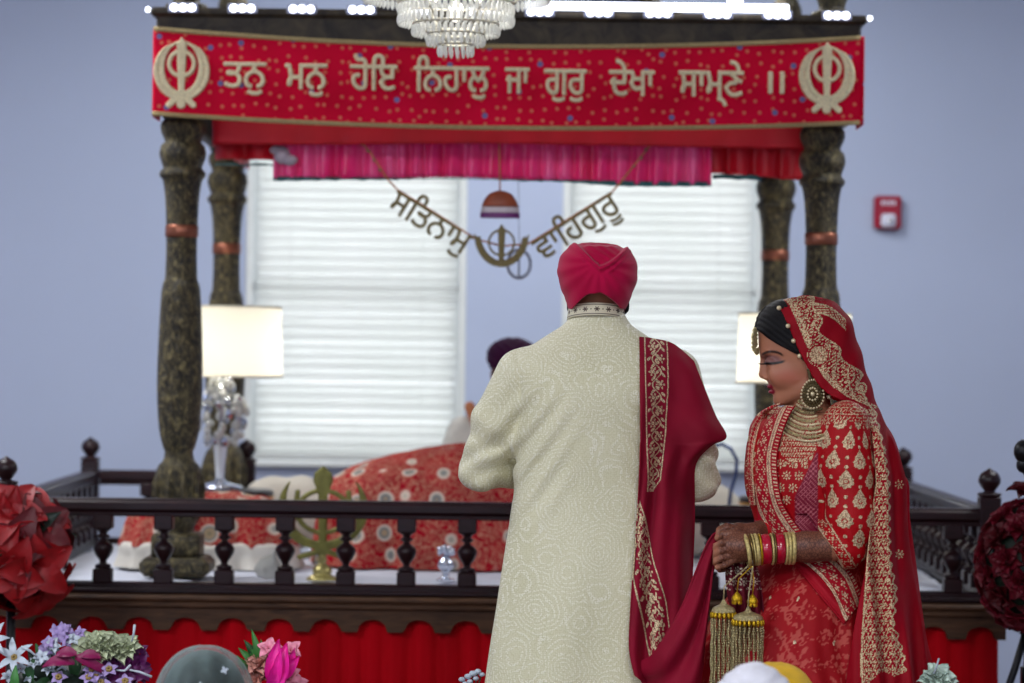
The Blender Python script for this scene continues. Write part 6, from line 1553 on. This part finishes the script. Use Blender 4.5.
# ------------------------------------------------------------------ seated guests in front, only their heads in view
def guest(label, px_, ptop, Y, cloth, head_fn, half=.098):
    c = P(px_, ptop, Y); t = thing('person', label, 'person', (c[0], Y, 0)); H = c[2]
    s = SDF((-.44, -.3, 0), (.44, .44, H-.13), .011); k = H-.30
    s.loft([(.02, 0, 0, .2, .17), (k*.4, 0, 0, .18, .13), (k*.75, 0, 0, .195, .12), (k*.93, 0, 0, .18, .10), (k+.02, 0, 0, .12, .075), (k+.08, 0, 0, .055, .055)], 0, 2.2)
    for sg in (-1, 1):
        s.chain([(sg*.18, 0, k*.85), (sg*.24, .08, k*.45), (sg*.10, .26, k*.4)], [.06, .052, .035], .03); s.chain([(sg*.10, .02, .09), (sg*.34, .18, .09), (-sg*.02, .32, .07)], [.09, .075, .055], .03)
    x, y, z = s.ax(); s.f = np.maximum(s.f, .004-z); V, Q = s.net(1); mesh('robe', V, Q, cloth, t)
    s = SDF((-.1, -.12, H-.30), (.1, .15, H+.01), .005); s.ell((0, .01, H-.115), (.074, .09, .10), k=0); s.ell((0, .05, H-.165), (.052, .05, .05), k=.03); s.cap((0, 0, H-.29), (0, 0, H-.14), .05, .05, .02); s.cap((0, .10, H-.115), (0, .122, H-.145), .009, .012, .01)
    for sg in (-1, 1): s.ell((sg*.075, 0, H-.13), (.01, .018, .028), k=.005); s.ell((sg*.032, .094, H-.11), (.013, .011, .010), k=.004)
    V, Q = s.net(1); mesh('body', V, Q, M_skin_g, t); head_fn(t, H); return t
m = N('grey_net_veil'); m.p(col=lin((124, 144, 142)), rough=.8, sheen=.1); tp = m.n('ShaderNodeBsdfTransparent', {'Color': (1, 1, 1, 1)})
fz = m.n('ShaderNodeFresnel', {'IOR': 1.25}).outputs[0] if False else m.n('ShaderNodeLayerWeight', {'Blend': .35}).outputs['Facing']
al_ = m.ramp(m.math('ADD', m.math('MULTIPLY', fz, .75), m.math('MULTIPLY', m.noise(9, m.obj((3.2, 3.2, .2)), 2), .6)), [(.30, .14), (.95, .80)])
mx = m.n('ShaderNodeMixShader', {0: al_}); m.t.links.new(tp.outputs[0], mx.inputs[1]); m.t.links.new(m.b.outputs[0], mx.inputs[2]); m.t.links.new(mx.outputs[0], m.out.inputs[0]); M_net = m.m
def veil_head(t, H):
    s = SDF((-.12, -.13, H-.24), (.12, .08, H), .005); s.ell((0, -.004, H-.116), (.092, .099, .106), k=0); s.ell((0, -.09, H-.20), (.04, .03, .035), k=.03); x, y, z = s.ax(); s.f = np.maximum(s.f, y-.055); V, Q = s.net(1); mesh('hair', V, Q, M_hair, t)
    pr = np.array(smooth_prof([(.0008, H), (.030, H-.004), (.062, H-.020), (.090, H-.052), (.108, H-.10), (.117, H-.16), (.130, H-.22), (.172, H-.30), (.22, H-.40), (.25, H-.60)], 7))
    th = np.linspace(math.pi*.66, math.pi*2.34, 150); A = np.zeros((len(pr), 150, 3))
    for i, (r_, z_) in enumerate(pr):
        f_ = sstep(H-.03, H-.20, z_)*.006*np.sin(th*15+2*np.sin(z_*9))+.004*sstep(H, H-.08, z_)*np.sin(th*6+z_*14)
        A[i, :, 0] = np.cos(th)*(r_+f_); A[i, :, 1] = np.sin(th)*(r_*.98+f_); A[i, :, 2] = z_
    grid('veil', A, M_net, t)
    for (a, b) in ((.005, -.075), (-.065, -.095), (.05, -.045), (-.03, -.13), (.07, -.12), (.0, -.19)):
        mb = MB()
        for k in range(4): petal(mb, (a, 0, 0), (math.cos(k*1.571+.4), 0, math.sin(k*1.571+.4)), (0, -1, 0), .009, .0032, .0)
        yy = -math.sqrt(max(.0001, float(np.interp(-b, [0, .02, .052, .10, .16, .22], [0, .062, .090, .108, .117, .13]))**2-a*a))-.007
        o = mb.build('sequin_flower', M_wht, t, loc=(0, yy, H+b))
guest('guest seated in front at the lower left under a grey net veil with small flowers', 205, 645, 6.0, simple('grey_blue_cloth', (96, 110, 116), .8), veil_head)
def white_head(t, H):
    s = SDF((-.15, -.15, H-.17), (.15, .15, H+.01), .005)
    s.loft([(H-.155, 0, -.0, .082, .098), (H-.12, 0, 0, .086, .104), (H-.08, 0, 0, .086, .106), (H-.04, 0, 0, .070, .088), (H-.012, 0, 0, .040, .052), (H, 0, 0, .015, .02)], 0, 2.2)
    s.perturb(lambda X, Y, Z: .0022*np.sin((Z-.5*np.abs(X+.02))*210)); x, y, z = s.ax(); s.f = np.maximum(s.f, np.minimum(y-.05, H-.10-z)); V, Q = s.net(1)
    mesh('head_covering', V, Q, simple('white_head_cloth', (206, 206, 214), .8, bump=.1), t)
guest('guest seated in front of the bride with a white head covering', 755, 663, 5.55, simple('navy_cloth', (36, 40, 60), .8), white_head)
def yellow_head(t, H):
    s = SDF((-.15, -.15, H-.17), (.15, .15, H+.01), .005)
    s.loft([(H-.155, 0, -.0, .080, .096), (H-.12, 0, 0, .092, .106), (H-.08, 0, 0, .096, .11), (H-.04, 0, 0, .08, .095), (H-.012, 0, 0, .048, .058), (H, 0, 0, .015, .02)], 0, 2.2)
    s.perturb(lambda X, Y, Z: .0022*np.sin((Z+.5*np.abs(X))*210)); x, y, z = s.ax(); s.f = np.maximum(s.f, np.minimum(y-.05, H-.10-z)); V, Q = s.net(1)
    mesh('head_covering', V, Q, simple('yellow_head_cloth', (204, 160, 8), .8, bump=.1), t)
guest('guest with a yellow head covering seated behind the white-capped guest', 775, 662, 6.1, simple('brown_cloth', (70, 50, 40), .8), yellow_head)
